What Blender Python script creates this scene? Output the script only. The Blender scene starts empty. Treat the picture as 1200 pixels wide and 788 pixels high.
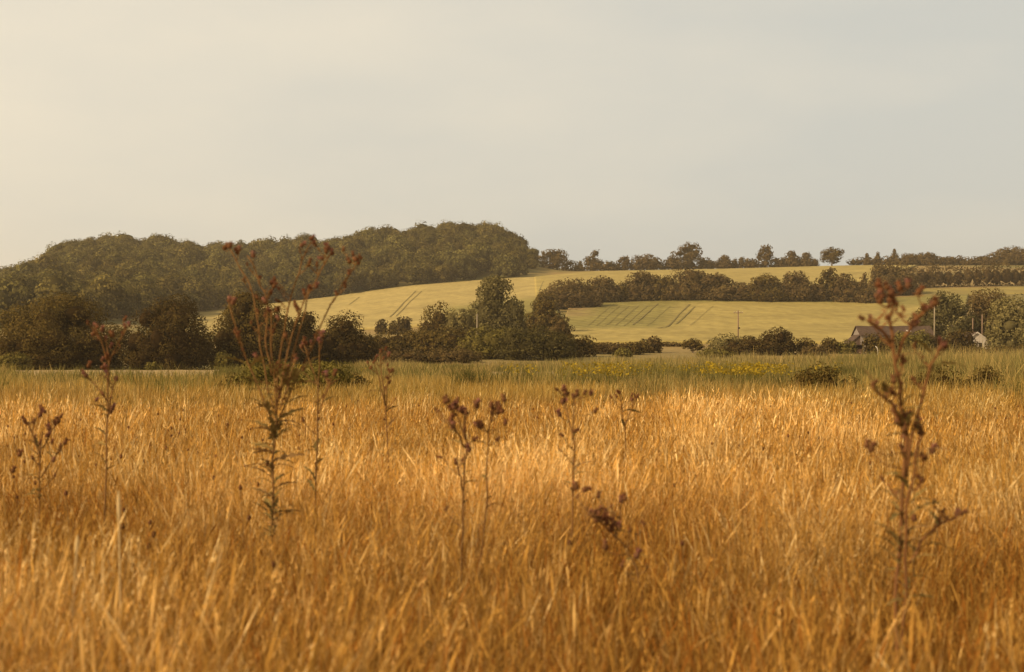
import bpy, math
import numpy as np

rng = np.random.default_rng(7)
F = 1667.0          # focal length in reference pixels (1200 wide)
EYE = 1.45          # eye height
HZ = 422.0          # row of the horizon in the reference
S = bpy.context.scene
COL = S.collection

# ------------------------------------------------------------------ helpers
def link(o):
    COL.objects.link(o); return o

def tag(o, label=None, cat=None, group=None, kind=None):
    if label: o['label'] = label
    if cat: o['category'] = cat
    if group: o['group'] = group
    if kind: o['kind'] = kind
    return o

def mesh_np(name, V, Fc, col=None, mat=None, parent=None, smooth=False, loc=None, nrm=None):
    """V (n,3); Fc (m,k) uniform face array, or a list of such arrays"""
    me = bpy.data.meshes.new(name)
    if not isinstance(Fc, list): Fc = [Fc]
    Fc = [f for f in Fc if len(f)]
    V = np.asarray(V, np.float32)
    loops = np.concatenate([np.asarray(f, np.int32).ravel() for f in Fc])
    tot = np.concatenate([np.full(len(f), f.shape[1], np.int32) for f in Fc])
    start = np.concatenate([[0], np.cumsum(tot)[:-1]]).astype(np.int32)
    me.vertices.add(len(V)); me.vertices.foreach_set('co', V.ravel())
    me.loops.add(len(loops)); me.loops.foreach_set('vertex_index', loops)
    me.polygons.add(len(tot)); me.polygons.foreach_set('loop_start', start); me.polygons.foreach_set('loop_total', tot)
    me.polygons.foreach_set('use_smooth', np.full(len(tot), smooth, bool))
    if col is not None:
        a = me.color_attributes.new('Col', 'FLOAT_COLOR', 'POINT')
        c = np.ones((len(V), 4), np.float32); c[:, :3] = col
        a.data.foreach_set('color', c.ravel())
    me.update(calc_edges=True)
    if nrm is not None:      # leaves share the roundness of the clump they grow on
        me.polygons.foreach_set('use_smooth', np.full(len(tot), True, bool)); me.normals_split_custom_set_from_vertices(np.asarray(nrm, np.float32))
    o = bpy.data.objects.new(name, me)
    if mat: me.materials.append(mat)
    if parent: o.parent = parent
    if loc is not None: o.location = loc
    return link(o)

class MB:
    """collects boxes, tubes, lathes into one mesh"""
    def __init__(s): s.v = []; s.f4 = []; s.f3 = []; s.c = []; s.n = 0
    def add(s, V, Q=None, T=None, col=(1, 1, 1)):
        V = np.asarray(V, float)
        if Q is not None and len(Q): s.f4.append(np.asarray(Q) + s.n)
        if T is not None and len(T): s.f3.append(np.asarray(T) + s.n)
        c = np.empty((len(V), 3)); c[:] = col
        s.v.append(V); s.c.append(c); s.n += len(V)
    def box(s, x0, x1, y0, y1, z0, z1, col=(1, 1, 1)):
        V = [(x, y, z) for z in (z0, z1) for (x, y) in ((x0, y0), (x1, y0), (x1, y1), (x0, y1))]
        s.add(V, [(3, 2, 1, 0), (4, 5, 6, 7), (0, 1, 5, 4), (1, 2, 6, 5), (2, 3, 7, 6), (3, 0, 4, 7)], col=col)
    def tube(s, P, R, k=6, col=(1, 1, 1)):
        P = np.asarray(P, float); R = np.broadcast_to(np.asarray(R, float), (len(P),))
        t = np.gradient(P, axis=0); t /= np.linalg.norm(t, axis=1)[:, None] + 1e-9
        a = np.tile([0.31, 0.95, 0.05], (len(P), 1)); u = np.cross(t, a); u /= np.linalg.norm(u, axis=1)[:, None] + 1e-9
        w = np.cross(t, u)
        ang = np.arange(k) / k * 2 * math.pi
        V = P[:, None, :] + R[:, None, None] * (np.cos(ang)[None, :, None] * u[:, None, :] + np.sin(ang)[None, :, None] * w[:, None, :])
        n = len(P); Q = []
        for i in range(n - 1):
            for j in range(k):
                j2 = (j + 1) % k; Q.append((i * k + j, i * k + j2, (i + 1) * k + j2, (i + 1) * k + j))
        V = np.concatenate([V.reshape(-1, 3), P[:1], P[-1:]]); T = []
        for j in range(k):
            j2 = (j + 1) % k; T.append((n * k, j2, j)); T.append((n * k + 1, (n - 1) * k + j, (n - 1) * k + j2))
        s.add(V, Q, T, col)
    def build(s, name, mat, parent=None, smooth=False, loc=None):
        return mesh_np(name, np.concatenate(s.v), [np.concatenate(s.f4) if s.f4 else np.zeros((0, 4), int), np.concatenate(s.f3) if s.f3 else np.zeros((0, 3), int)],
                       np.concatenate(s.c), mat, parent, smooth, loc)

def empty(name, loc):
    o = bpy.data.objects.new(name, None); o.location = loc; o.empty_display_size = 0.3
    return link(o)

def smooth_noise(x, y, scale, seed, n=7):
    r = np.random.default_rng(seed); out = 0
    for i in range(n):
        a = r.uniform(0, 2 * math.pi); k = 2 * math.pi / (scale * r.uniform(0.6, 1.7))
        out = out + np.sin((x * math.cos(a) + y * math.sin(a)) * k + r.uniform(0, 6.28) + 0.8 * np.sin((x * math.sin(a) - y * math.cos(a)) * k * 0.7))
    return out / math.sqrt(n)          # about -1.5..1.5

# ------------------------------------------------------------------ materials
def nodes(m):
    m.use_nodes = True; nt = m.node_tree; nt.nodes.clear(); return nt

def foliage_mat(name, trans=0.25, tint=(1, 1, 1)):
    m = bpy.data.materials.new(name); nt = nodes(m); N = nt.nodes.new; L = nt.links.new
    out = N('ShaderNodeOutputMaterial'); at = N('ShaderNodeAttribute'); at.attribute_name = 'Col'
    ml = N('ShaderNodeMix'); ml.data_type = 'RGBA'; ml.blend_type = 'MULTIPLY'; ml.inputs[0].default_value = 1
    ml.inputs[7].default_value = (*tint, 1); L(at.outputs['Color'], ml.inputs[6])
    d = N('ShaderNodeBsdfDiffuse'); t = N('ShaderNodeBsdfTranslucent'); mx = N('ShaderNodeMixShader'); mx.inputs[0].default_value = trans
    L(ml.outputs[2], d.inputs['Color']); L(ml.outputs[2], t.inputs['Color'])
    L(d.outputs[0], mx.inputs[1]); L(t.outputs[0], mx.inputs[2]); L(mx.outputs[0], out.inputs['Surface'])
    return m

def noise_mat(name, c1, c2, scale, stretch=(1, 1, 1), detail=6, rough=0.9, c3=None, scale3=0.01, vcol=False, bump=0.0):
    m = bpy.data.materials.new(name); nt = nodes(m); N = nt.nodes.new; L = nt.links.new
    out = N('ShaderNodeOutputMaterial'); b = N('ShaderNodeBsdfPrincipled'); b.inputs['Roughness'].default_value = rough
    b.inputs['Specular IOR Level'].default_value = 0.15
    tc = N('ShaderNodeTexCoord'); mp = N('ShaderNodeMapping'); mp.inputs['Scale'].default_value = stretch
    L(tc.outputs['Object'], mp.inputs['Vector'])
    nz = N('ShaderNodeTexNoise'); nz.inputs['Scale'].default_value = scale; nz.inputs['Detail'].default_value = detail; nz.inputs['Roughness'].default_value = 0.65
    L(mp.outputs[0], nz.inputs['Vector'])
    rp = N('ShaderNodeValToRGB'); rp.color_ramp.elements[0].position = 0.32; rp.color_ramp.elements[1].position = 0.68
    rp.color_ramp.elements[0].color = (*c1, 1); rp.color_ramp.elements[1].color = (*c2, 1)
    L(nz.outputs['Fac'], rp.inputs[0]); src = rp.outputs[0]
    if c3:
        n3 = N('ShaderNodeTexNoise'); n3.inputs['Scale'].default_value = scale3; n3.inputs['Detail'].default_value = 4
        L(tc.outputs['Object'], n3.inputs['Vector'])
        r3 = N('ShaderNodeValToRGB'); r3.color_ramp.elements[0].position = 0.45; r3.color_ramp.elements[1].position = 0.62
        L(n3.outputs['Fac'], r3.inputs[0])
        mx = N('ShaderNodeMix'); mx.data_type = 'RGBA'; L(r3.outputs[0], mx.inputs[0]); L(src, mx.inputs[6]); mx.inputs[7].default_value = (*c3, 1); src = mx.outputs[2]
    if vcol:
        at = N('ShaderNodeAttribute'); at.attribute_name = 'Col'
        ml = N('ShaderNodeMix'); ml.data_type = 'RGBA'; ml.blend_type = 'MULTIPLY'; ml.inputs[0].default_value = 1
        L(src, ml.inputs[6]); L(at.outputs['Color'], ml.inputs[7]); src = ml.outputs[2]
    L(src, b.inputs['Base Color'])
    if bump:
        bp = N('ShaderNodeBump'); bp.inputs['Strength'].default_value = bump; bp.inputs['Distance'].default_value = 0.3
        L(nz.outputs['Fac'], bp.inputs['Height']); L(bp.outputs[0], b.inputs['Normal'])
    L(b.outputs[0], out.inputs['Surface'])
    return m

M_LEAF = foliage_mat('foliage', 0.22)
M_GRASS = foliage_mat('dry_stems', 0.38)
M_THISTLE = foliage_mat('thistle', 0.2)
M_BARK = noise_mat('bark', (0.07, 0.045, 0.03), (0.14, 0.10, 0.07), 3, (1, 1, 0.2))
M_SOIL = noise_mat('meadow_soil', (0.20, 0.13, 0.045), (0.36, 0.25, 0.09), 0.9, detail=8, c3=(0.17, 0.15, 0.05), scale3=0.012)
M_CROP = noise_mat('ripe_crop', (0.80, 0.78, 0.74), (1.12, 1.12, 1.12), 0.35, (1, 0.45, 1), detail=9, vcol=True, rough=0.95, bump=0.5)
M_TRACK = noise_mat('wheel_track', (0.17, 0.135, 0.045), (0.25, 0.195, 0.065), 0.8)
M_HAY = noise_mat('mown_strip', (0.30, 0.205, 0.09), (0.44, 0.31, 0.15), 0.7, (0.3, 1, 1), detail=8)
M_POLE = noise_mat('weathered_pole', (0.20, 0.155, 0.10), (0.30, 0.24, 0.16), 4, (1, 1, 0.1))
M_DPOLE = noise_mat('creosoted_pole', (0.16, 0.10, 0.07), (0.26, 0.17, 0.11), 4, (1, 1, 0.1))
M_ROOF = noise_mat('old_roof_tiles', (0.055, 0.036, 0.026), (0.115, 0.072, 0.05), 2.2, detail=9)
M_WALL = noise_mat('weathered_boards', (0.15, 0.12, 0.10), (0.30, 0.25, 0.21), 1.5, (3, 3, 0.4), detail=7)
M_WALLD = noise_mat('dark_boards', (0.07, 0.045, 0.035), (0.13, 0.085, 0.06), 1.5, (3, 3, 0.4), detail=7)
M_PINK = noise_mat('pale_brick', (0.45, 0.22, 0.14), (0.62, 0.36, 0.26), 3)
M_WHITE = noise_mat('weathered_white_paint', (0.44, 0.37, 0.30), (0.64, 0.56, 0.47), 1.5)
M_DARK = noise_mat('dark_opening', (0.015, 0.012, 0.01), (0.03, 0.022, 0.018), 2)

# ------------------------------------------------------------------ terrain
KD = np.array([0, 200, 240, 300, 340, 450, 600, 720, 780, 850, 950, 1050, 1200, 1600, 3000.])
KP = {   # reference column -> row at which the ground at each distance KD[2:] appears
 -400: [430, 420, 414, 402, 382, 366, 360, 354, 350, 347, 350, 360, 400],
 -60:  [430, 418, 409, 394, 374, 358, 353, 350, 348, 347, 350, 358, 400],
 0:    [430, 418, 409, 394, 373, 356, 351, 348, 346, 346, 349, 358, 400],
 40:   [430, 417, 407, 390, 366, 346, 338, 340, 333, 330, 335, 350, 400],
 80:   [430, 417, 407, 390, 366, 346, 336, 324, 309, 303, 309, 335, 400],
 150:  [430, 417, 407, 391, 370, 352, 340, 327, 309, 299, 305, 330, 400],
 235:  [430, 418, 409, 398, 383, 368, 352, 337, 318, 307, 311, 330, 400],
 310:  [430, 418, 409, 398, 380, 364, 355, 338, 316, 305, 309, 330, 400],
 390:  [429, 418, 410, 398, 375, 358, 350, 336, 312, 299, 303, 325, 400],
 480:  [428, 417, 409, 395, 368, 350, 342, 331, 305, 288, 292, 320, 400],
 560:  [427, 415, 406, 390, 362, 345, 338, 329, 303, 285, 290, 320, 400],
 610:  [426, 413, 404, 386, 358, 341, 334, 327, 305, 292, 298, 325, 400],
 635:  [426, 412, 403, 384, 356, 339, 333, 326.5, 313, 307, 312, 330, 400],
 660:  [426, 412, 403, 384, 357, 338, 331, 324, 317.5, 317, 319, 335, 400],
 700:  [426, 411, 403, 383, 356, 336, 329, 321.5, 317, 317, 319, 335, 400],
 850:  [426, 411, 404, 381, 353, 334, 327, 319.5, 315, 315, 317, 335, 400],
 1000: [426, 411, 404, 382, 354, 331, 323, 315.5, 311.5, 311.5, 314, 335, 400],
 1200: [426, 411, 403, 378, 345, 332, 324, 316.5, 310, 309, 311, 335, 400],
 1700: [426, 411, 403, 378, 345, 332, 324, 316.5, 310, 309, 311, 335, 400],
}
_kx = np.array(sorted(KP)); _kz = np.array([[0, 0] + [max(0.0, EYE + (HZ - r) / F * d) for r, d in zip(KP[k], KD[2:])] for k in _kx])
_gx = np.arange(-400, 1701, 10.0); _gd = np.arange(0, 3001, 10.0)
_t = np.array([np.interp(_gd, KD, row) for row in _kz])
_G = np.array([np.interp(_gx, _kx, _t[:, j]) for j in range(len(_gd))]).T
def _blur(A, w, ax):
    p = [(0, 0), (0, 0)]; p[ax] = (w, w); B = np.pad(A, p, mode='edge'); n = A.shape[ax]
    return sum(np.take(B, range(i, i + n), axis=ax) for i in range(2 * w + 1)) / (2 * w + 1)
for _ in range(2): _G = _blur(_blur(_G, 1, 0), 2, 1)
_G[:, :20] = 0
def terrain(x, y):
    x = np.asarray(x, float); y = np.asarray(y, float)
    px = np.clip(600 + x / np.maximum(y, 60) * F, -400, 1699.9); d = np.clip(y, 0, 2999.9)
    i = (px + 400) / 10; j = d / 10; i0 = i.astype(int); j0 = j.astype(int); fi = i - i0; fj = j - j0
    z = (_G[i0, j0] * (1 - fi) * (1 - fj) + _G[i0 + 1, j0] * fi * (1 - fj) + _G[i0, j0 + 1] * (1 - fi) * fj + _G[i0 + 1, j0 + 1] * fi * fj)
    return z
def ground_pt(px, d):
    x = (px - 600) / F * d; return np.array([x, d, float(terrain(x, d))])
_ds = np.arange(205, 1150, 1.0)
def d_at(px, py):
    """distance at which the ground in column px reaches row py"""
    if py > 433: return F * EYE / (py - HZ)
    x = (px - 600) / F * _ds; rows = HZ - (terrain(x, _ds) - EYE) * F / _ds
    k = np.argmax(rows <= py); return float(_ds[k]) if rows[k] <= py else 940.0

# one ground sheet
ys = np.concatenate([np.linspace(-60, 200, 66), np.arange(206, 1300, 6.0), np.linspace(1310, 2600, 40)])
us = np.linspace(-0.85, 0.85, 200)
X = us[None, :] * (ys[:, None] + 130); Y = np.repeat(ys[:, None], len(us), 1)
Zg = terrain(X, Y)
V = np.stack([X, Y, Zg], -1).reshape(-1, 3); nr, nc = X.shape
ii, jj = np.meshgrid(np.arange(nr - 1), np.arange(nc - 1), indexing='ij'); a = (ii * nc + jj).ravel()
ground = mesh_np('ground', V, np.stack([a, a + 1, a + nc + 1, a + nc], 1), None, M_SOIL, smooth=True)
tag(ground, 'rough dry meadow floor rising into the hills', 'ground', kind='structure')

# ------------------------------------------------------------------ crop fields: thin standing crop over the terrain
def strip_field(name, label, near, far, c_near, c_far, hgt, rows=60, cols=120, colfn=None, mat=None, kind='structure'):
    """near/far: list of (px, d) control points, left to right, of the field's two long edges"""
    near = np.array(near, float); far = np.array(far, float); t = np.linspace(0, 1, cols)
    def along(E):
        s = np.linspace(0, 1, len(E)); return np.interp(t, s, E[:, 0]), np.interp(t, s, E[:, 1])
    (p0, d0), (p1, d1) = along(near), along(far); r = np.linspace(0, 1, rows)[:, None]
    # straight world lines between the two edges
    xa, xb = (p0 - 600) / F * d0, (p1 - 600) / F * d1
    x = xa[None] * (1 - r) + xb[None] * r; y = d0[None] * (1 - r) + d1[None] * r
    z = terrain(x, y) + hgt + 0.05 * smooth_noise(x, y, 6, 3)
    c = np.array(c_near)[None, None] * (1 - r[..., None]) + np.array(c_far)[None, None] * r[..., None]
    c = np.broadcast_to(c, x.shape + (3,)).copy()
    if colfn is not None: c = colfn(c, x, y, r, t)
    c *= (1 + 0.07 * smooth_noise(x, y, 60, 5) + 0.06 * smooth_noise(x, y, 14, 6) + 0.035 * np.sin((x + y * .30) * 2 * math.pi / 12 + smooth_noise(x, y, 50, 7)))[..., None]
    V = np.stack([x, y, z], -1); a = (np.arange(rows - 1)[:, None] * cols + np.arange(cols - 1)[None]).ravel()
    Q = [np.stack([a, a + 1, a + cols + 1, a + cols], 1)]
    # skirt: the standing edge of the crop
    idx = np.arange(rows * cols).reshape(rows, cols)
    loop = np.concatenate([idx[0], idx[1:, -1], idx[-1, -2::-1], idx[-2:0:-1, 0]])
    Vl = V.reshape(-1, 3)[loop].copy(); Vl[:, 2] -= hgt + 0.4; n = rows * cols; m = len(loop); k = np.arange(m)
    Q.append(np.stack([loop, n + k, n + (k + 1) % m, loop[(k + 1) % m]], 1))
    o = mesh_np(name, np.concatenate([V.reshape(-1, 3), Vl]), np.concatenate(Q), np.concatenate([c.reshape(-1, 3), c.reshape(-1, 3)[loop] * 0.8]), mat or M_CROP, smooth=True)
    return tag(o, label, 'field', kind=kind)

GOLD = (0.40, 0.305, 0.110); GREENISH = (0.235, 0.195, 0.055); GOLD2 = (0.365, 0.28, 0.09)
# boundary of the wood (px, d)
WOODEDGE = [(-400, 470), (100, 500), (170, 560), (215, 660), (235, 712), (310, 755), (390, 782), (480, 815), (560, 838), (640, 852)]
def _upper(c, x, y, r, t):
    g = np.clip((0.42 - r) / 0.12, 0, 1) * np.clip((t[None] - 0.62) / 0.05, 0, 1)
    return c * (1 - g[..., None]) + np.array(GREENISH) * g[..., None]
strip_field('crop_field', 'golden hillside crop field below the wood', [(205, 480), (390, 500), (560, 500), (655, 520)],
            [(225, 706), (235, 712), (310, 755), (390, 782), (480, 815), (560, 838), (640, 852)], GOLD, GOLD, 0.7, colfn=_upper)
strip_field('crop_field', 'narrow pale crop field under the skyline trees', [(628, 640), (700, 665), (800, 672), (920, 676), (1030, 690)],
            [(626, 848), (700, 895), (850, 915), (1000, 925), (1075, 925)], GOLD2, GOLD2, 0.82)
def _lower(c, x, y, r, t):
    g = np.clip((0.33 + 0.06 * r - t[None]) / 0.10, 0, 1) * np.clip((r - 0.26) / 0.10, 0, 1)
    g = np.maximum(g, np.clip((r - 0.91) / 0.02, 0, 1)); g = np.maximum(g, np.clip((t[None] - 0.80) / 0.05, 0, 1) * np.clip((r - 0.72) / 0.1, 0, 1))
    row = 0.5 + 0.5 * np.sin((x + y * 0.30) * 2 * math.pi / 5.5 + .8 * smooth_noise(x, y, 40, 61))
    e = (np.clip((.10 - t[None]) / .06, 0, 1) * np.clip((r - .55) / .2, 0, 1) * (.6 + .4 * smooth_noise(x, y, 25, 62)).clip(0, 1))[..., None] * .7
    c = c * (1 - g[..., None]) + np.array(GREENISH)[None, None] * (0.9 + 0.2 * row[..., None]) * g[..., None]
    c = c * (1 - e) + np.array((.36, .21, .11)) * e
    return c
strip_field('crop_field', 'large golden field in the middle of the valley side with wheel tracks', [(645, 338), (800, 338), (950, 338), (1120, 338)],
            [(668, 590), (800, 600), (950, 600), (1135, 606)], GOLD2, (0.335, 0.258, 0.078), 0.7, rows=140, cols=300, colfn=_lower)
strip_field('crop_field', 'green strip of field between the long hedge and the farm trees', [(1075, 612), (1150, 612), (1260, 600)],
            [(1060, 664), (1150, 664), (1260, 664)], (0.27, 0.21, 0.065), (0.30, 0.23, 0.07), 0.3)
strip_field('mown_strip', 'pale mown strip in front of the dark oaks', [(-60, 118), (255, 122)], [(-80, 190), (262, 193)], (1, 1, 1), (1, 1, 1), 0.05, mat=M_HAY)
strip_field('mown_strip', 'pale mown strip behind the ragwort', [(560, 118), (700, 122)], [(570, 160), (670, 165)], (1, 1, 1), (1, 1, 1), 0.05, mat=M_HAY)

def track(pts, w=0.9, label=''):
    P = []
    for (px, py) in pts:
        P.append((px, d_at(px, py)))
    P = np.array(P); t = np.linspace(0, 1, 30); s = np.linspace(0, 1, len(P))
    px = np.interp(t, s, P[:, 0]); d = np.interp(t, s, P[:, 1]); x0 = (P[:, 0] - 600) / F * P[:, 1]
    x = np.interp(t, s, x0); y = d
    ww = w * .36 * (0.8 + 0.5 * rng.random(30)); z = lambda xx: terrain(xx, y) + 0.86
    V = np.concatenate([np.stack([x - ww, y, z(x - ww)], 1), np.stack([x + ww, y, z(x + ww)], 1)])
    k = np.arange(29); o = mesh_np('wheel_track', V, np.stack([k, k + 30, k + 31, k + 1], 1), None, M_TRACK)
    tag(o, label, 'wheel track', kind='structure')
track([(487, 343), (473, 357), (457, 374)], 0.8, 'left wheel track down the field below the wood')
track([(494, 343), (480, 356), (464, 373)], 0.6, 'right wheel track down the field below the wood')
track([(421, 350), (409, 359)], 0.6, 'short wheel track near the left end of the golden field')
track([(637, 331), (632, 343)], .7, 'left wheel track at the right end of the golden field')
track([(646, 333), (642, 343)], 0.5, 'right wheel track at the right end of the golden field')
track([(771, 358), (757, 371), (741, 384)], 0.65, 'wheel track at the edge of the green stripes')
track([(808, 359), (794, 373), (782, 386), (770, 388)], .8, 'darker of the twin wheel tracks in the middle field')
track([(814, 362), (803, 373), (792, 383)], .75, 'shorter of the twin wheel tracks in the middle field')
for px, w_, lab in ((716, .28, 'faintest wheel track, nearest the hedge corner of the middle field'), (726, .3, 'faint wheel track second from the hedge corner'), (737, .3, 'faint wheel track third from the hedge corner'),
                    (748, .34, 'faint wheel track fourth from the hedge corner'), (759, .34, 'faint wheel track next to the darker one at the edge of the green stripes'), (786, .26, 'pale thin wheel track left of the twin tracks'), (836, .24, 'barely visible wheel track right of the twin tracks')):
    track([(px, 361), (px - 13, 372), (px - 28, 385)], w_, lab)

# ------------------------------------------------------------------ foliage generator
def unit(n, r):
    v = r.normal(size=(n, 3)); return v / np.linalg.norm(v, axis=1)[:, None]

def leaf_quads(P, Nrm, size, r, jitter=0.75):
    n = len(P); nn = Nrm + jitter * unit(n, r); nn /= np.linalg.norm(nn, axis=1)[:, None] + 1e-9
    a = unit(n, r); u = np.cross(nn, a); u /= np.linalg.norm(u, axis=1)[:, None] + 1e-9; w = np.cross(nn, u)
    s = size * (0.55 + 0.9 * r.random(n))[:, None]; q = (0.5 + 0.5 * r.random(n))[:, None]
    V = np.stack([P - u * s * .5, P - w * s * q * .5 - nn * s * .08, P + u * s * .5, P + w * s * q * .5 + nn * s * .08], 1)
    return V.reshape(-1, 3), np.arange(n * 4).reshape(n, 4)

def gen_lobes(kind, w, h, r):
    """ellipsoidal boughs (cx,cy,cz,rx,ry,rz) of a crown w wide and h high, standing at the origin"""
    R = w / 2; L = []
    if kind == 'dome':
        n = int(r.integers(9, 13)); L.append((r.uniform(-.15, .15) * R, 0, h * .62, R * .55, R * .55, h * .38))
        for i in range(n):
            a = 2 * math.pi * (i + r.uniform(-.3, .3)) / n; z = h * r.uniform(.22, .44); q = R * r.uniform(.48, .66)
            L.append((q * math.cos(a), q * math.sin(a), z, R * r.uniform(.34, .46), R * r.uniform(.34, .46), h * r.uniform(.22, .34)))
        for i in range(5):
            a = r.uniform(0, 6.28); q = R * r.uniform(.2, .45)
            L.append((q * math.cos(a), q * math.sin(a), h * r.uniform(.62, .76), R * r.uniform(.28, .36), R * r.uniform(.28, .36), h * .22))
        for i in range(9):
            a = 2 * math.pi * (i + r.uniform(-.3, .3)) / 9; q = R * r.uniform(.48, .64)
            L.append((q * math.cos(a), q * math.sin(a), h * r.uniform(.10, .2), R * r.uniform(.32, .42), R * r.uniform(.32, .42), h * r.uniform(.17, .24)))
        L.append((0, 0, h * .3, R * .6, R * .6, h * .32))
    elif kind == 'bush':
        n = int(r.integers(6, 9)); L.append((0, 0, h * .5, R * .6, R * .6, h * .5))
        for i in range(n):
            a = 2 * math.pi * (i + r.uniform(-.35, .35)) / n; q = R * r.uniform(.4, .66)
            L.append((q * math.cos(a), q * math.sin(a), h * r.uniform(.3, .6), R * r.uniform(.3, .45), R * r.uniform(.3, .45), h * r.uniform(.28, .42)))
            L.append((q * 1.1 * math.cos(a + .4), q * 1.1 * math.sin(a + .4), h * .2, R * r.uniform(.3, .4), R * r.uniform(.3, .4), h * .22))
    elif kind == 'tall':
        n = 13
        for i in range(n):
            t = i / (n - 1); prof = (0.55 + 0.5 * math.sin(min(1, t * 1.2 + .15) * math.pi)) * (1 - .45 * t)
            a = i * 2.4 + r.uniform(-.4, .4); q = R * .75 * prof
            L.append((q * math.cos(a), q * math.sin(a), h * (.14 + .74 * t), R * r.uniform(.36, .5), R * r.uniform(.36, .5), h * r.uniform(.12, .17)))
    elif kind == 'round':
        L.append((0, 0, h * .58, R * .8, R * .8, h * .36))
        for i in range(9):
            a = i * .7 + r.uniform(-.2, .2); L.append((R * .55 * math.cos(a), R * .55 * math.sin(a), h * r.uniform(.36, .78), R * .4, R * .4, h * .19))
        L.append((0, 0, h * .84, R * .4, R * .4, h * .16))
    elif kind == 'umbrella':
        for i in range(14):
            a = i * 2.4; q = R * (.10 + .66 * (i / 13) ** .6)
            L.append((q * math.cos(a), q * math.sin(a), h * (.86 - .22 * (q / R) ** 2 + r.uniform(-.03, .03)), R * r.uniform(.28, .38), R * .34, h * r.uniform(.13, .18)))
        for i in range(7):
            a = i * .9; L.append((R * .62 * math.cos(a), R * .62 * math.sin(a), h * .26, R * .36, R * .36, h * .25))
    elif kind == 'pine':
        for i in range(4): L.append((r.uniform(-.25, .25) * R, r.uniform(-.3, .3) * R, h * (.60 + .105 * i), R * r.uniform(.36, .5), R * .42, h * .10))
        for i in range(7):
            a = i * .9; L.append((R * .5 * math.cos(a) - R * .15, R * .5 * math.sin(a), h * r.uniform(.2, .5), R * .5, R * .5, h * .2))
    elif kind == 'open':
        for i in range(9):
            a = i * 2.4 + r.uniform(-.3, .3); t = i / 8; q = R * (.72 - .5 * t)
            L.append((q * math.cos(a), q * math.sin(a), h * (.34 + .54 * t), R * r.uniform(.32, .44), R * r.uniform(.32, .44), h * r.uniform(.13, .19)))
        L.append((0, 0, h * .22, R * .7, R * .6, h * .24)); L.append((0, 0, h * .5, R * .4, R * .4, h * .3))
    elif kind == 'conifer':
        n = 9
        for i in range(n):
            t = i / (n - 1); rr = R * (1 - t) ** .9 + R * .08
            for k in range(3 if i < 6 else 1):
                a = i * 1.1 + k * 2.09; q = rr * .5 if i < 6 else 0
                L.append((q * math.cos(a), q * math.sin(a), h * (.1 + .84 * t), rr * .55, rr * .55, h * .075))
    return np.array(L, float)

def crown(L, leaf, r, cover=1.5, puff=0.42, base=(.075, .06, .02), tip=(.12, .095, .03), jit=.42, core=.50, var=.12):
    """leaves over clumps over boughs; returns V, Q, colours"""
    Ps, Ns, Cs = [], [], []
    cen = L[:, :3].mean(0)
    for l in L:
        c, rad = l[:3], l[3:]
        rm = float(np.cbrt(np.prod(rad))); pr = max(rm * puff, leaf * 1.1)
        npf = int(min(80, max(11, 4.4 * (rm / pr) ** 2)))
        u = unit(npf, r); pc = c + u * rad * (1 - .45 * puff) * r.uniform(.88, 1.03, (npf, 1))
        prs = pr * r.uniform(.65, 1.3, npf); hue = r.random(npf)
        for k in range(npf):
            n = int(max(5, cover * 2.6 * (prs[k] / leaf) ** 2)); d = unit(n, r)
            d = d[(d @ u[k]) > -.35]; n = len(d)
            p = pc[k] + d * prs[k] * (np.array([1, 1, .85])) * r.uniform(.78, 1.02, (n, 1))
            Ps.append(p); Ns.append(d + .3 * u[k])
            m = np.clip(hue[k] * .55 + .45 * r.random(n), 0, 1)[:, None]
            Cs.append(np.array(base) * (1 - m) + np.array(tip) * m)
    P = np.concatenate(Ps); N = np.concatenate(Ns); C = np.concatenate(Cs)
    # drop leaves buried deep inside the crown
    keep = np.ones(len(P), bool)
    for l in L:
        q = np.linalg.norm((P - l[:3]) / l[3:], axis=1); keep &= q > .62
    keep &= P[:, 2] > 0
    P, N, C = P[keep], N[keep], C[keep]
    C = C * (1 + var * r.normal(size=(len(C), 1))).clip(.5, 1.6)
    V, Q = leaf_quads(P, N, leaf, r, jit); C = np.repeat(C, 4, 0)
    N = N / (np.linalg.norm(N, axis=1)[:, None] + 1e-9) + .30 * unit(len(N), r); N = np.repeat(N / np.linalg.norm(N, axis=1)[:, None], 4, 0)
    # dense inner foliage of each bough
    CV, CQ = ball(7, 5); n0 = len(V)
    KV = np.concatenate([l[:3] + CV * l[3:] * core * r.uniform(.9, 1.1, (len(CV), 1)) for l in L]); KV[:, 2] = np.maximum(KV[:, 2], .01)
    KQ = np.concatenate([CQ + n0 + i * len(CV) for i in range(len(L))])
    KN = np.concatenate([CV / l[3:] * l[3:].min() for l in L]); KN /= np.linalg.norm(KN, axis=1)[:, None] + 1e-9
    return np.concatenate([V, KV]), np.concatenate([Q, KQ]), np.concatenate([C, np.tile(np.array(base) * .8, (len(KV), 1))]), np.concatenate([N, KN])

def ball(k, n):
    z = np.cos(np.linspace(.02, math.pi - .02, n + 1)); rr = np.sqrt(1 - z * z); a = np.arange(k) / k * 2 * math.pi
    V = np.stack([rr[:, None] * np.cos(a), rr[:, None] * np.sin(a), np.repeat(z[:, None], k, 1)], -1).reshape(-1, 3)
    Q = [(i * k + j, (i + 1) * k + j, (i + 1) * k + (j + 1) % k, i * k + (j + 1) % k) for i in range(n) for j in range(k)]
    return V, np.array(Q)

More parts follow.
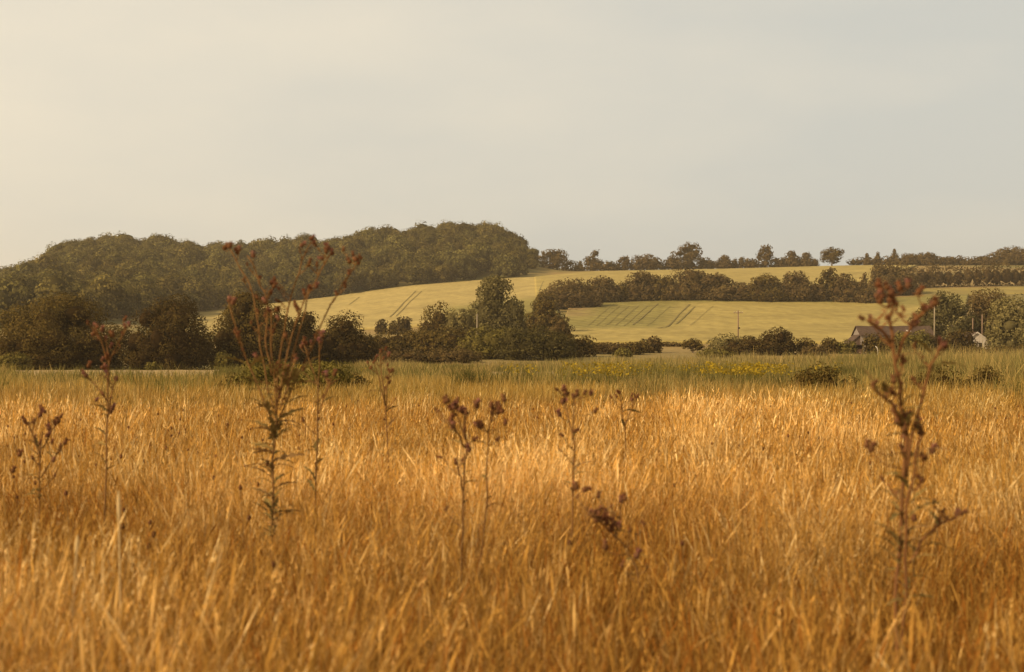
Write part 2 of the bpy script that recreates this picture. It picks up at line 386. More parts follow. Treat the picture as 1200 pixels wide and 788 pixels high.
def fit(V, w, h, z0=0.0):
    V = V.copy(); lo, hi = np.percentile(V, .3, axis=0), np.percentile(V, 99.7, axis=0)
    V[:, 0] = (V[:, 0] - (lo[0] + hi[0]) / 2) * w / (hi[0] - lo[0])
    V[:, 1] = (V[:, 1] - (lo[1] + hi[1]) / 2) * w / (hi[1] - lo[1])
    V[:, 2] = z0 + (V[:, 2] - lo[2]) * (h - z0) / (hi[2] - lo[2])
    return V

OLIVE = ((.060, .036, .012), (.150, .105, .027)); DARK = ((.045, .026, .010), (.100, .068, .019)); PALE = ((.14, .11, .042), (.25, .20, .072))
BROWN = ((.085, .052, .021), (.150, .103, .036)); GREEN = ((.11, .085, .022), (.20, .16, .038))

def plant(name, cat, label, px, base, top, wpx, kind, pal=OLIVE, group=None, d=None, trunk=None, leafk=1.0, seed=0, cover=1.7, depth=None, puff=.42):
    """a tree or bush standing in column px: its foot seen at row base, its top at row top, wpx columns wide"""
    r = np.random.default_rng(1000 + seed + int(px * 7 + top * 13))
    if d is None: d = d_at(px, base)
    p = ground_pt(px, d); w = wpx / F * d; h = (HZ - top) / F * d + EYE - p[2]
    leaf = max(.05, d * .00125) * leafk
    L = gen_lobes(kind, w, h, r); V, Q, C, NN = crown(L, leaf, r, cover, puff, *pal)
    has_trunk = trunk if trunk is not None else (kind in ('dome', 'tall', 'round', 'umbrella', 'pine', 'open', 'conifer'))
    z0 = {'round': .13 * h, 'umbrella': .0, 'open': 0, 'dome': .0}.get(kind, 0)
    V = fit(V, w, h, z0)
    if depth: V[:, 1] *= depth / w
    if not has_trunk:
        o = mesh_np(name, V, Q, C, M_LEAF, loc=p, nrm=NN); return tag(o, label, cat, group)
    root = tag(empty(name, p), label, cat, group)
    m = MB(); tr = max(.12, .024 * h + .008 * w); hh = h * (.93 if kind in ('conifer', 'pine') else .72)
    zs = np.linspace(-.3, hh, 7); xo = np.cumsum(r.normal(0, .012 * h, 7)); xo -= xo[0]
    m.tube(np.stack([xo, np.cumsum(r.normal(0, .01 * h, 7)), zs], 1), tr * np.linspace(1.25, .25, 7), 7)
    if kind != 'conifer':
        for l in L[r.permutation(len(L))[:6]]:
            s = np.array([xo[3], 0, h * r.uniform(.18, .4)]); e = l[:3] * [.95, .95, .97]
            mid = s * .5 + e * .5 + [0, 0, .05 * h]; m.tube([s, mid, e], [tr * .5, tr * .33, tr * .12], 5)
    m.build('trunk', M_BARK, root, smooth=True)
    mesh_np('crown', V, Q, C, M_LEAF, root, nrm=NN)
    return root

# ------------------------------------------------------------------ trees: the dark oaks on the left
T = 'tree'; B = 'bush'
g = 'dark oaks along the far edge of the meadow'
plant('oak_tree', T, 'widest dark oak, at the far left edge of the meadow, with a sunlit left flank', 62, 436, 345, 184, 'dome', OLIVE, g, d=205, seed=3, puff=.46)
plant('oak_tree', T, 'dark rounded oak standing between the widest oak and the gap with the golden field', 198, 435, 346, 112, 'dome', DARK, g, d=203, seed=5, puff=.46)
plant('oak_tree', T, 'tall dark oak right behind the tallest thistle', 303, 433, 343, 122, 'dome', OLIVE, g, d=214, seed=1, puff=.46)
plant('oak_tree', T, 'smaller dark tree tucked against the right side of the oak behind the tallest thistle', 358, 432, 366, 52, 'dome', DARK, g, d=220, seed=2)
plant('oak_tree', T, 'compact very dark round oak standing alone right of the tallest thistle', 408, 431, 366, 78, 'dome', DARK, g, d=222, seed=4, puff=.46)
plant('bush', B, 'sunlit yellowish bush at the foot of the widest oak, leftmost in the picture', 14, 436, 413, 46, 'bush', GREEN, d=192)
plant('bush', B, 'pale green bush in the gap between two dark oaks', 262, 434, 412, 26, 'bush', GREEN, d=200)
plant('bush', B, 'low pale bush at the foot of the rounded oak', 178, 436, 424, 18, 'bush', GREEN, d=193)
plant('bush', B, 'small rounded tree just left of the compact dark oak', 385, 428, 374, 22, 'bush', OLIVE, d=240)
# brambles in the meadow
plant('bramble_bush', B, 'dense green bramble behind the stems of the tallest thistle', 312, 458, 419, 74, 'bush', GREEN, d=49, leafk=1.1)
plant('bramble_bush', B, 'wider bramble mound right of the tallest thistle with a dark hollow side', 374, 456, 423, 92, 'bush', GREEN, d=48, leafk=1.1)
plant('bramble_bush', B, 'low dark bramble left of the tallest thistle', 268, 458, 437, 42, 'bush', OLIVE, d=49, leafk=1.1)
plant('bramble_bush', B, 'low dark bramble trailing right towards the green rushes', 415, 454, 437, 40, 'bush', OLIVE, d=51, leafk=1.1)
plant('bramble_bush', B, 'long low dark bramble below the barn, in front of the reeds', 966, 449, 426, 84, 'bush', OLIVE, d=48, leafk=1.1)
plant('bramble_bush', B, 'low dark bush right of the tall right hand thistle', 1102, 446, 429, 74, 'bush', OLIVE, d=49, leafk=1.1)
plant('bramble_bush', B, 'dark low bush nearest the right edge in front of the reeds', 1152, 446, 429, 46, 'bush', OLIVE, d=50, leafk=1.1)

# ------------------------------------------------------------------ thicket in the middle
plant('bush', B, 'small grey green bush far off beside the bare pale spot, left of the wheel tracks', 447, 392, 374, 16, 'bush', DARK)
plant('bush', B, 'little round bush under the wheel tracks of the golden field', 473, 392, 371, 20, 'bush', DARK)
plant('bush', B, 'tiny bush between two small bushes under the golden field', 460, 392, 376, 12, 'bush', OLIVE)
plant('bush', B, 'long olive thicket right of the compact dark oak', 466, 417, 385, 78, 'bush', OLIVE, seed=1)
plant('bush', B, 'olive thicket in front of the two rounded trees', 522, 417, 381, 78, 'bush', OLIVE, seed=2)
plant('bush', B, 'low dark thicket at the foot of the long olive thicket', 466, 427, 408, 82, 'bush', BROWN, seed=3)
plant('bush', B, 'low dark thicket below the pale pole', 526, 426, 408, 78, 'bush', BROWN, seed=4)
plant('tree', T, 'rounded tree standing against the golden field left of the tall tree', 512, 405, 354, 48, 'bush', OLIVE, trunk=True)
plant('tree', T, 'paler rounded tree right beside the pale pole', 541, 405, 362, 44, 'bush', PALE, seed=2, trunk=True)
plant('tree', T, 'tall billowing tree in front of the end of the wood, highest of the thicket', 582, 401, 324, 68, 'dome', ((.085, .066, .026), (.185, .150, .052)), seed=1)
plant('tree', T, 'slim lobe shaped tree leaning on the right side of the tall billowing tree', 606, 401, 350, 26, 'dome', ((.07, .056, .022), (.13, .105, .038)))
plant('bush', B, 'yellow green bush under the tall billowing tree', 574, 421, 382, 76, 'bush', GREEN, seed=6)
plant('bush', B, 'big dark thicket at the left corner of the middle field', 628, 422, 381, 96, 'bush', ((.055, .043, .015), (.10, .08, .026)), seed=7)
plant('bush', B, 'dark thicket filling the foot of the tall tree', 560, 421, 396, 64, 'bush', BROWN, seed=8)
plant('tree', T, 'rounded hedgerow tree at the lower left end of the middle field', 640, 392, 352, 52, 'dome', OLIVE)
plant('bush', B, 'dark bush below the rounded hedgerow tree', 655, 408, 370, 36, 'bush', BROWN)

# ------------------------------------------------------------------ hedge at the foot of the middle field
g = 'bushes along the foot of the middle field'
for px, b, t, w, k, pal, lab in [
  (679, 419, 392, 38, 'bush', OLIVE, 'rounded bush at the left end of the bottom hedge'),
  (660, 420, 404, 26, 'bush', GREEN, 'little pale bush next to the big dark thicket'),
  (710, 415, 402, 46, 'bush', BROWN, 'low dark stretch of hedge right of the rounded bush'),
  (742, 416, 401, 26, 'bush', OLIVE, 'small bush left of the two topped bush in the bottom hedge'),
  (755, 414, 397, 20, 'bush', OLIVE, 'left bump of the two topped bush in the bottom hedge'),
  (766, 414, 394, 18, 'bush', BROWN, 'right and higher bump of the two topped bush in the bottom hedge'),
  (730, 419, 407, 20, 'bush', GREEN, 'low yellow green bush in front of the bottom hedge'),
  (852, 415, 391, 42, 'bush', PALE, 'light green bush joining the left side of the dark hedge under the crossarm pole'),
  (880, 416, 394, 66, 'bush', DARK, 'dark clipped looking stretch of hedge under the crossarm pole'),
  (912, 416, 384, 40, 'bush', DARK, 'tallest pointed bush of the bottom hedge'),
  (944, 415, 396, 24, 'bush', OLIVE, 'small bush right of the tallest pointed bush'),
  (972, 415, 395, 22, 'bush', OLIVE, 'rounded bush midway between pointed bush and barn'),
  (992, 415, 398, 22, 'bush', GREEN, 'pale bush close to the left end of the barn'),
  (955, 417, 405, 30, 'bush', BROWN, 'low dark growth between the small bushes left of the barn'),
  (838, 420, 408, 40, 'bush', GREEN, 'low rough growth beneath the little trunked tree'),
]:
    plant('bush', B, lab, px, b, t, w * 1.15, k, pal, g)
plant('tree', T, 'little round tree on a short trunk standing alone in front of the middle field', 812, 414, 397, 26, 'round', OLIVE)

# ------------------------------------------------------------------ hedgerow across the hill
g = 'trees of the hedgerow across the hill'
for px, b, t, w, k, pal, lab in [
  (668, 362, 327, 62, 'dome', BROWN, 'broad sloping tree where the hedgerow turns down the hill'),
  (640, 366, 341, 24, 'bush', OLIVE, 'low lobe at the lower left end of the hedgerow turn'),
  (702, 356, 324, 44, 'dome', BROWN, 'second rounded tree in the hedgerow, right of the sloping one'),
  (724, 355, 331, 32, 'bush', OLIVE, 'paler low tree in the hedgerow before the first high crown'),
  (750, 354, 318, 46, 'dome', BROWN, 'first high crown of the hedgerow'),
  (778, 354, 322, 26, 'bush', OLIVE, 'narrow pale topped tree between the two high crowns'),
  (808, 353, 315, 62, 'dome', BROWN, 'highest and widest crown of the hedgerow'),
  (858, 354, 331, 50, 'bush', BROWN, 'low even stretch of hedgerow right of the flat topped tree'),
  (898, 355, 321, 44, 'dome', OLIVE, 'rounded tree right of the low even stretch of hedgerow'),
  (932, 355, 318, 44, 'dome', BROWN, 'peaked dark tree left of the dip in the hedgerow'),
  (955, 355, 331, 26, 'bush', BROWN, 'low bush filling the dip in the hedgerow'),
  (971, 355, 314, 32, 'open', OLIVE, 'feathery light topped tree under the round skyline tree'),
  (993, 356, 321, 34, 'dome', BROWN, 'dark tree right of the feathery one in the hedgerow'),
  (1012, 357, 320, 12, 'open', BROWN, 'thin pointed tree sticking out of the hedgerow'),
  (1024, 357, 332, 34, 'bush', BROWN, 'low bush at the foot of the thin pointed tree'),
  (1046, 346, 308, 56, 'dome', BROWN, 'large dark tree where the hedgerow meets the long hedge'),
]:
    plant('hedgerow_tree', T, lab, px, b, t, w * 1.22, k, pal, g)
plant('hedgerow_tree', T, 'flat topped spreading tree with a gap of field showing under its crown', 840, 354, 320, 36, 'umbrella', BROWN, g)

# long hedge on the right, one continuous clipped mass
def hedge(name, label, pts, hgt, wid, pal, seed, leafk=1.0, cat='hedge'):
    r = np.random.default_rng(seed); P = np.array([ground_pt(px, d) for px, d in pts]); L = []
    base = P[0].copy(); seg = np.linalg.norm(np.diff(P, axis=0), axis=1); s = np.concatenate([[0], np.cumsum(seg)]); n = int(s[-1] / (wid * .55)) + 2
    for k in range(n):
        q = s[-1] * k / (n - 1); c = np.array([np.interp(q, s, P[:, i]) for i in range(3)]) - base; h = hgt * r.uniform(.85, 1.1)
        c[2] = float(terrain(c[0] + base[0], c[1] + base[1])) - base[2]
        L.append((c[0], c[1] + r.uniform(-.15, .15) * wid, c[2] + h * .40, wid * r.uniform(.5, .65), wid * .5, h * .60))
    L = np.array(L); V, Q, C, NN = crown_free(L, P.mean(0)[1] * .00125 * leafk, r, pal)
    return tag(mesh_np(name, V, Q, C, M_LEAF, loc=base, nrm=NN), label, cat)
def crown_free(L, leaf, r, pal):
    zmin = (L[:, 2] - L[:, 5]).min(); K = L.copy(); K[:, 2] -= zmin - .01; V, Q, C, NN = crown(K, leaf, r, 1.5, .45, *pal); V[:, 2] += zmin; return V, Q, C, NN
hedge('hedge', 'long even dark hedge crossing the hill on the right under the skyline', [(1058, 675), (1100, 680), (1150, 684), (1200, 688), (1270, 690)], 11.5, 9, BROWN, 4)
hedge('hedge', 'dense undergrowth joining the trees of the hedgerow across the hill', [(688, 600), (760, 607), (850, 610), (950, 607), (1035, 604)], 7.5, 7, BROWN, 9)
hedge('hedge', 'thin low hedge on the skyline below the row of far trees', [(660, 940), (720, 945), (800, 950), (880, 950), (955, 950)], 3.6, 5, BROWN, 5)
hedge('hedge', 'low skyline hedge between the small conifers and the right edge', [(1000, 948), (1060, 945), (1120, 945), (1200, 942), (1260, 942)], 6.0, 8, BROWN, 6)
hedge('hedge', 'low hedge along the foot of the middle field', [(690, 318), (780, 322), (800, 322)], 1.0, 2.2, BROWN, 7)
hedge('hedge', 'low hedge in front of the farm trees at the right edge', [(1090, 285), (1150, 280), (1250, 275)], 1.9, 3, OLIVE, 8)

# ------------------------------------------------------------------ skyline trees
g = 'row of trees on the skyline'
for px, t, w, k, pal, lab in [
  (653, 292, 44, 'open', BROWN, 'wide wispy skyline tree next to the end of the wood, sky showing through it'),
  (680, 306, 8, 'conifer', BROWN, 'tiny pointed tree left of the skyline pine'),
  (695, 293, 22, 'pine', BROWN, 'tall narrow headed pine on the skyline'),
  (712, 306, 26, 'bush', BROWN, 'low dark clump right of the skyline pine'),
  (732, 300, 18, 'open', BROWN, 'spiky topped tree between low clump and domed clump on the skyline'),
  (758, 298, 38, 'bush', BROWN, 'broad domed clump left of the largest skyline tree'),
  (788, 299, 20, 'bush', BROWN, 'low dome leaning against the left of the largest skyline tree'),
  (808, 284, 42, 'open', BROWN, 'largest billowing tree on the skyline'),
  (828, 302, 18, 'bush', BROWN, 'small clump at the right foot of the largest skyline tree'),
  (850, 299, 18, 'dome', BROWN, 'small square topped tree right of the largest skyline tree'),
  (841, 305, 16, 'bush', BROWN, 'low clump left of the square topped skyline tree'),
  (861, 303, 8, 'open', BROWN, 'thin ragged sapling beside the square topped skyline tree'),
  (869, 301, 9, 'open', BROWN, 'taller ragged sapling in the middle of the skyline row'),
  (880, 303, 16, 'bush', BROWN, 'ragged low clump left of the high headed skyline tree'),
  (899, 287, 24, 'open', BROWN, 'high headed skyline tree above the rounded hedgerow tree'),
  (914, 302, 14, 'bush', BROWN, 'low clump right of the high headed skyline tree'),
  (928, 294, 18, 'dome', BROWN, 'pointed dark skyline tree, left of a touching pair'),
  (947, 296, 22, 'dome', BROWN, 'flat headed dark skyline tree, right of a touching pair'),
  (975, 290, 25, 'round', OLIVE, 'round ball shaped tree standing alone on the skyline'),
  (1016, 297, 9, 'conifer', BROWN, 'slender dark conifer, leftmost of the skyline conifers'),
  (1029, 296, 11, 'conifer', BROWN, 'second slender conifer on the skyline'),
  (1040, 304, 8, 'conifer', BROWN, 'smallest conifer on the skyline, between two taller ones'),
  (1049, 292, 14, 'conifer', BROWN, 'darkest and tallest skyline conifer, beside rounded trees'),
  (1064, 297, 30, 'dome', BROWN, 'rounded skyline tree right of the tallest conifer'),
  (1087, 296, 34, 'dome', BROWN, 'widest rounded skyline tree above the long hedge'),
  (1110, 301, 20, 'bush', BROWN, 'small rounded skyline tree where the trees begin to dip'),
  (1130, 305, 26, 'bush', BROWN, 'lowest skyline clump above the long hedge'),
  (1153, 300, 24, 'dome', BROWN, 'rounded skyline tree just left of the great dark one at the edge'),
  (1188, 289, 56, 'dome', BROWN, 'great dark skyline tree at the right edge'),
]:
    plant('skyline_tree', T, lab, px, 0, t, w * 1.12, k, pal, g, d=945 if px > 640 else 900, cover=1.7, leafk=.8)

# ------------------------------------------------------------------ farm trees on the right
plant('tree', T, 'grey green tree behind the tall pole by the barn', 1114, 404, 342, 78, 'tall', ((.075, .06, .024), (.14, .115, .042)))
plant('tree', T, 'dark spreading tree behind the white gable', 1158, 402, 339, 76, 'dome', BROWN, seed=2)
plant('tree', T, 'pale rounded willow at the right edge', 1192, 412, 347, 74, 'dome', PALE, seed=3)
plant('tree', T, 'darker half hidden tree between the barn and the grey green tree', 1087, 402, 356, 44, 'dome', OLIVE, seed=5)
plant('bush', B, 'dark bush hiding the left half of the white gable', 1126, 413, 386, 38, 'bush', DARK, seed=3, d=290)
plant('bush', B, 'bush in front of the grey wall of the barn', 1024, 416, 390, 28, 'bush', OLIVE, d=280)
plant('bush', B, 'pale bush in front of the right end of the barn', 1068, 416, 387, 44, 'bush', GREEN, d=280)
plant('bush', B, 'low bush before the middle of the barn, next to the curved pale post', 1044, 416, 395, 38, 'bush', OLIVE, d=276)
plant('bush', B, 'bush right of the barn under the tall pole', 1088, 415, 392, 28, 'bush', BROWN, d=282)

# ------------------------------------------------------------------ the wood on the hill
def woodland():
    r = np.random.default_rng(55); tem = []
    for k in range(10):
        L = [(0, 0, 8.2, 3.9, 3.9, 3.6)]; nl = int(r.integers(5, 8))
        for i in range(nl):
            a = 2 * math.pi * (i + r.uniform(-.3, .3)) / nl; q = r.uniform(2.4, 3.4); L.append((q * math.cos(a), q * math.sin(a), r.uniform(6.0, 8.6), r.uniform(2.0, 3.0), r.uniform(2.0, 3.0), r.uniform(2.0, 3.0)))
            if i % 2: L.append((q * 1.15 * math.cos(a + .5), q * 1.15 * math.sin(a + .5), 4.2, 2.3, 2.3, 2.4))
        L = np.array(L)
        V, Q, C, NN = crown(L, .72, r, 1.15, .75, (.056, .044, .015), (.200, .158, .046), jit=.16, core=.84, var=.07); tem.append((fit(V, 12.0, 13, .6), Q, C, NN))
    pts = []; ex, ed = np.array(WOODEDGE).T
    grid = 12.2
    for yy in np.arange(470, 1110, grid):
        for xx in np.arange(-460, 40, grid):
            x = xx + r.uniform(-.42, .42) * grid; y = yy + r.uniform(-.42, .42) * grid; px = 600 + x / y * F
            if px < -150 or px > 636 or y < np.interp(px, ex, ed) + 4: continue
            if px > 626 or (px > 600 and y > 1030): continue
            pts.append((x, y))
    Vs, Qs, Cs, Ns, n = [], [], [], [], 0
    ex, ed = np.array(WOODEDGE).T
    for (x, y) in pts:
        V, Q, C, NN = tem[r.integers(10)]; a = r.uniform(0, 6.28); s = r.uniform(.8, 1.65); sz = s ** .6 * r.uniform(.74, 1.2)
        px = 600 + x / y * F
        if px > 585: e = np.clip((px - 585) / 41, 0, 1); s *= 1 - .45 * e; sz *= 1 - .5 * e ** 1.5
        ca, sa = math.cos(a), math.sin(a)
        W = np.stack([(V[:, 0] * ca - V[:, 1] * sa) * s + x, (V[:, 0] * sa + V[:, 1] * ca) * s + y, V[:, 2] * sz + float(terrain(x, y)) - .4], 1)
        t = r.random(); tint = np.array([1, .93, .85]) * (1 - t) + np.array([1.0, 1.06, 1.05]) * t
        Ns.append(np.stack([NN[:, 0] * ca - NN[:, 1] * sa, NN[:, 0] * sa + NN[:, 1] * ca, NN[:, 2]], 1))
        Vs.append(W); Qs.append(Q + n); Cs.append(C * tint * r.uniform(.72, 1.3)); n += len(W)
    o = mesh_np('woodland', np.concatenate(Vs), np.concatenate(Qs), np.concatenate(Cs), M_LEAF, nrm=np.concatenate(Ns))
    tag(o, 'dense broadleaf wood covering the hill on the left', 'wood', kind='stuff'); print('wood trees', len(pts), 'faces', n // 4)
woodland()

# ------------------------------------------------------------------ grass
def blades(x, y, z, h, w, lean, ldir, rows, head, cb, ct, yaw):
    """curved ribbons; rows of width w, with a spindle shaped seed head over the top third where head > 0"""
    n = len(x); t = np.linspace(0, 1, rows)[None, :]
    bend = lean[:, None] * h[:, None] * (0.25 * t + 0.75 * t ** 2.2)
    cx = x[:, None] + bend * np.cos(ldir)[:, None]; cy = y[:, None] + bend * np.sin(ldir)[:, None]
    cz = z[:, None] + h[:, None] * t * (1 - .22 * (lean[:, None] ** 2) * t)
    stem = w[:, None] * (1 - .55 * t); sp = np.clip((t - .83) / .17, 0, 1); headw = head[:, None] * np.sin(np.pi * sp ** .8) ** .8
    ww = np.maximum(stem * (1 - .85 * (t >= 1)), headw) * .5
    ux, uy = np.cos(yaw)[:, None] * ww, np.sin(yaw)[:, None] * ww
    V = np.stack([np.stack([cx - ux, cy - uy, cz], -1), np.stack([cx + ux, cy + uy, cz], -1)], 2).reshape(-1, 3)
    base = (np.arange(n) * rows * 2)[:, None] + (np.arange(rows - 1) * 2)[None]; base = base.ravel()
    Q = np.stack([base, base + 1, base + 3, base + 2], 1)
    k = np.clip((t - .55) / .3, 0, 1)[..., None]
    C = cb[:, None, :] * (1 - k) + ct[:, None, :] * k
    return V, Q, np.repeat(C.reshape(-1, 3), 2, 0)

STRAW = np.array([.54, .290, .066]); PALEST = np.array([.84, .60, .27]); RUST = np.array([.35, .140, .026]); OLV = np.array([.22, .170, .040]); BASE = np.array([.22, .11, .026])

def scatter(n, d0, d1, r, margin=1.5):
    """points in the wedge the camera sees, uniform over area"""
    d = np.sqrt(r.uniform(d0 ** 2, d1 ** 2, n)); hw = .40 * d + margin; return r.uniform(-1, 1, n) * hw, d

def grass():
    r = np.random.default_rng(21); Vs, Qs, Cs, nv = [], [], [], 0
    def put(n, d0, d1, hm, hs, wid, headw, rows, pal, lean=.28, phead=.6, strand=False, spk=0):
        nonlocal nv
        x, y = scatter(n, d0, d1, r)
        # tufts
        tx = smooth_noise(x, y, .55, 11); keep = r.random(n) < np.clip(.62 + .35 * tx, .12, 1); x, y = x[keep], y[keep]; n = len(x)
        big = smooth_noise(x, y, 7, 12); mid = smooth_noise(x, y, 1.6, 13)
        h = hm * (1 + .10 * big + .09 * mid) * (1 + hs * r.normal(size=n)).clip(.45, 1.28)
        lf = smooth_noise(x, y, 2.2, 14); ldir = np.where(r.random(n) < .28, lf * 1.3 + r.normal(0, .5, n), r.uniform(0, 6.28, n))
        le = np.abs(r.normal(lean, lean * .6, n)).clip(0, .95)
        wds = wid * r.uniform(.7, 1.4, n) * np.maximum(1, y / 7) ** .72; hd = np.where(r.random(n) < phead, headw * r.uniform(.5, 1.5, n), 0) * np.maximum(1, y / 7) ** .62
        m = r.random(n) + .16 * big + .20 * mid - .20 * np.clip((5.2 - y) / 2, 0, 1)
        pal = np.array(pal); e = np.array([.12, .42, .72, 1.02, 1.2])[:len(pal) + 1]
        ct = np.empty((n, 3)); idx = np.clip(np.searchsorted(np.linspace(.12, .98, len(pal) - 1), m), 0, len(pal) - 1); ct[:] = pal[idx]
        wd = np.clip((smooth_noise(x, y, 4.5, 15) - .55) / .5, 0, 1)[:, None] * .45; ct = ct * (1 - wd) + ct * np.array([.52, .55, .5]) * wd      # weedier, browner patches
        gr = np.clip((y - 20 - 7 * smooth_noise(x, y, 14, 16)) / 30, 0, 1)[:, None] * .7; ct = ct * (1 - gr) + (ct * .35 + OLV * 1.25) * gr
        ct *= (1 + .16 * r.normal(size=(n, 1))).clip(.6, 1.5); ct *= (1 + .12 * big)[:, None].clip(.75, 1.3)
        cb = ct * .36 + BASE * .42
        z0 = np.zeros(n)
        if strand: z0 = r.uniform(.18, .56, n) * (1 + .10 * big + .09 * mid); cb = ct * r.uniform(.6, 1, (n, 1))
        for (tx_, td) in ((-1.08, 6.4), (1.13, 4.15), (.45, 4.9), (-.25, 5.8)):      # the grass stands thinner close around the thistles
            thin = (np.abs(x - tx_ * y / td) < .13) & (y < td + .1) & (y > td - 1.5) & (r.random(n) < .42); wds = np.where(thin, 0, wds); hd = np.where(thin, 0, hd)
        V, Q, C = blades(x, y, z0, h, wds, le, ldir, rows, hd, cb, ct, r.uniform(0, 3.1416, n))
        Vs.append(V); Qs.append(Q + nv); Cs.append(C); nv += len(V)
        if spk:      # spikelets of the seed heads
            G = V.reshape(n, rows, 2, 3).mean(2); on = (wds > 0) & (r.random(n) < .9); A, B_ = G[on, -2], G[on, -1]; m_ = len(A); k = np.maximum(1, y[on] / 7) ** .62
            f = np.linspace(0, 1, spk)[None, :, None] + r.normal(0, .04, (m_, spk, 1)); ax = (B_ - A); ln = .085 * r.uniform(.7, 1.5, m_) / (np.linalg.norm(ax, axis=1) + 1e-9)
            c0 = B_[:, None, :] - ax[:, None, :] * (ln[:, None, None] * (1 - f)); dirs = ax[:, None, :] / (np.linalg.norm(ax, axis=1)[:, None, None] + 1e-9) + .26 * r.normal(size=(m_, spk, 3)); dirs /= np.linalg.norm(dirs, axis=2)[..., None]
            sl = (.017 * (5 / spk) ** .5 * r.uniform(.6, 1.4, (m_, spk, 1)) * k[:, None, None]); sw = sl * .12
            side = np.cross(dirs, unit(m_ * spk, r).reshape(m_, spk, 3)); side /= np.linalg.norm(side, axis=2)[..., None] + 1e-9; c0 = c0 + side * .0035 * r.normal(size=(m_, spk, 1))
            SV = np.stack([c0 - dirs * sl * .5, c0 + side * sw, c0 + dirs * sl, c0 - side * sw], 2).reshape(-1, 3); SQ = np.arange(m_ * spk * 4).reshape(-1, 4)
            SC = np.repeat((ct[on][:, None, :] * r.uniform(.75, 1.4, (m_, spk, 1))).reshape(-1, 3), 4, 0); Vs.append(SV); Qs.append(SQ + nv); Cs.append(SC); nv += len(SV)
    P = [RUST * .85, STRAW * .76, STRAW, STRAW * .7 + PALEST * .35, PALEST * 1.04]
    Pb = [OLV, RUST * .85, RUST, STRAW * .8]
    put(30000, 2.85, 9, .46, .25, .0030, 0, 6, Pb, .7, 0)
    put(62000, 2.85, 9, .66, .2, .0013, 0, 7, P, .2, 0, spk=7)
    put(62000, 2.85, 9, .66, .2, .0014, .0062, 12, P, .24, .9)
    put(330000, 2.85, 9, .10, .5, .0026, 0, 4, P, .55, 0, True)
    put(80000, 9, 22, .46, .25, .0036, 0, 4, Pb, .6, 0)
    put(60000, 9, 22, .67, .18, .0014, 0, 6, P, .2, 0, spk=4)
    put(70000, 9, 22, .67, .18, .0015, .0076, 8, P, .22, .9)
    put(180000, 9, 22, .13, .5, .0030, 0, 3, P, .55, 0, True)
    put(110000, 22, 75, .66, .2, .0034, .0095, 5, P, .2, .85)
    put(60000, 22, 50, .15, .4, .0034, 0, 3, P, .7, 0, True)
    o = mesh_np('dry_grass', np.concatenate(Vs), np.concatenate(Qs), np.concatenate(Cs), M_GRASS)
    tag(o, 'tall ripe golden grass filling the meadow in the foreground', 'grass', kind='stuff'); print('grass quads', nv // 2)
grass()

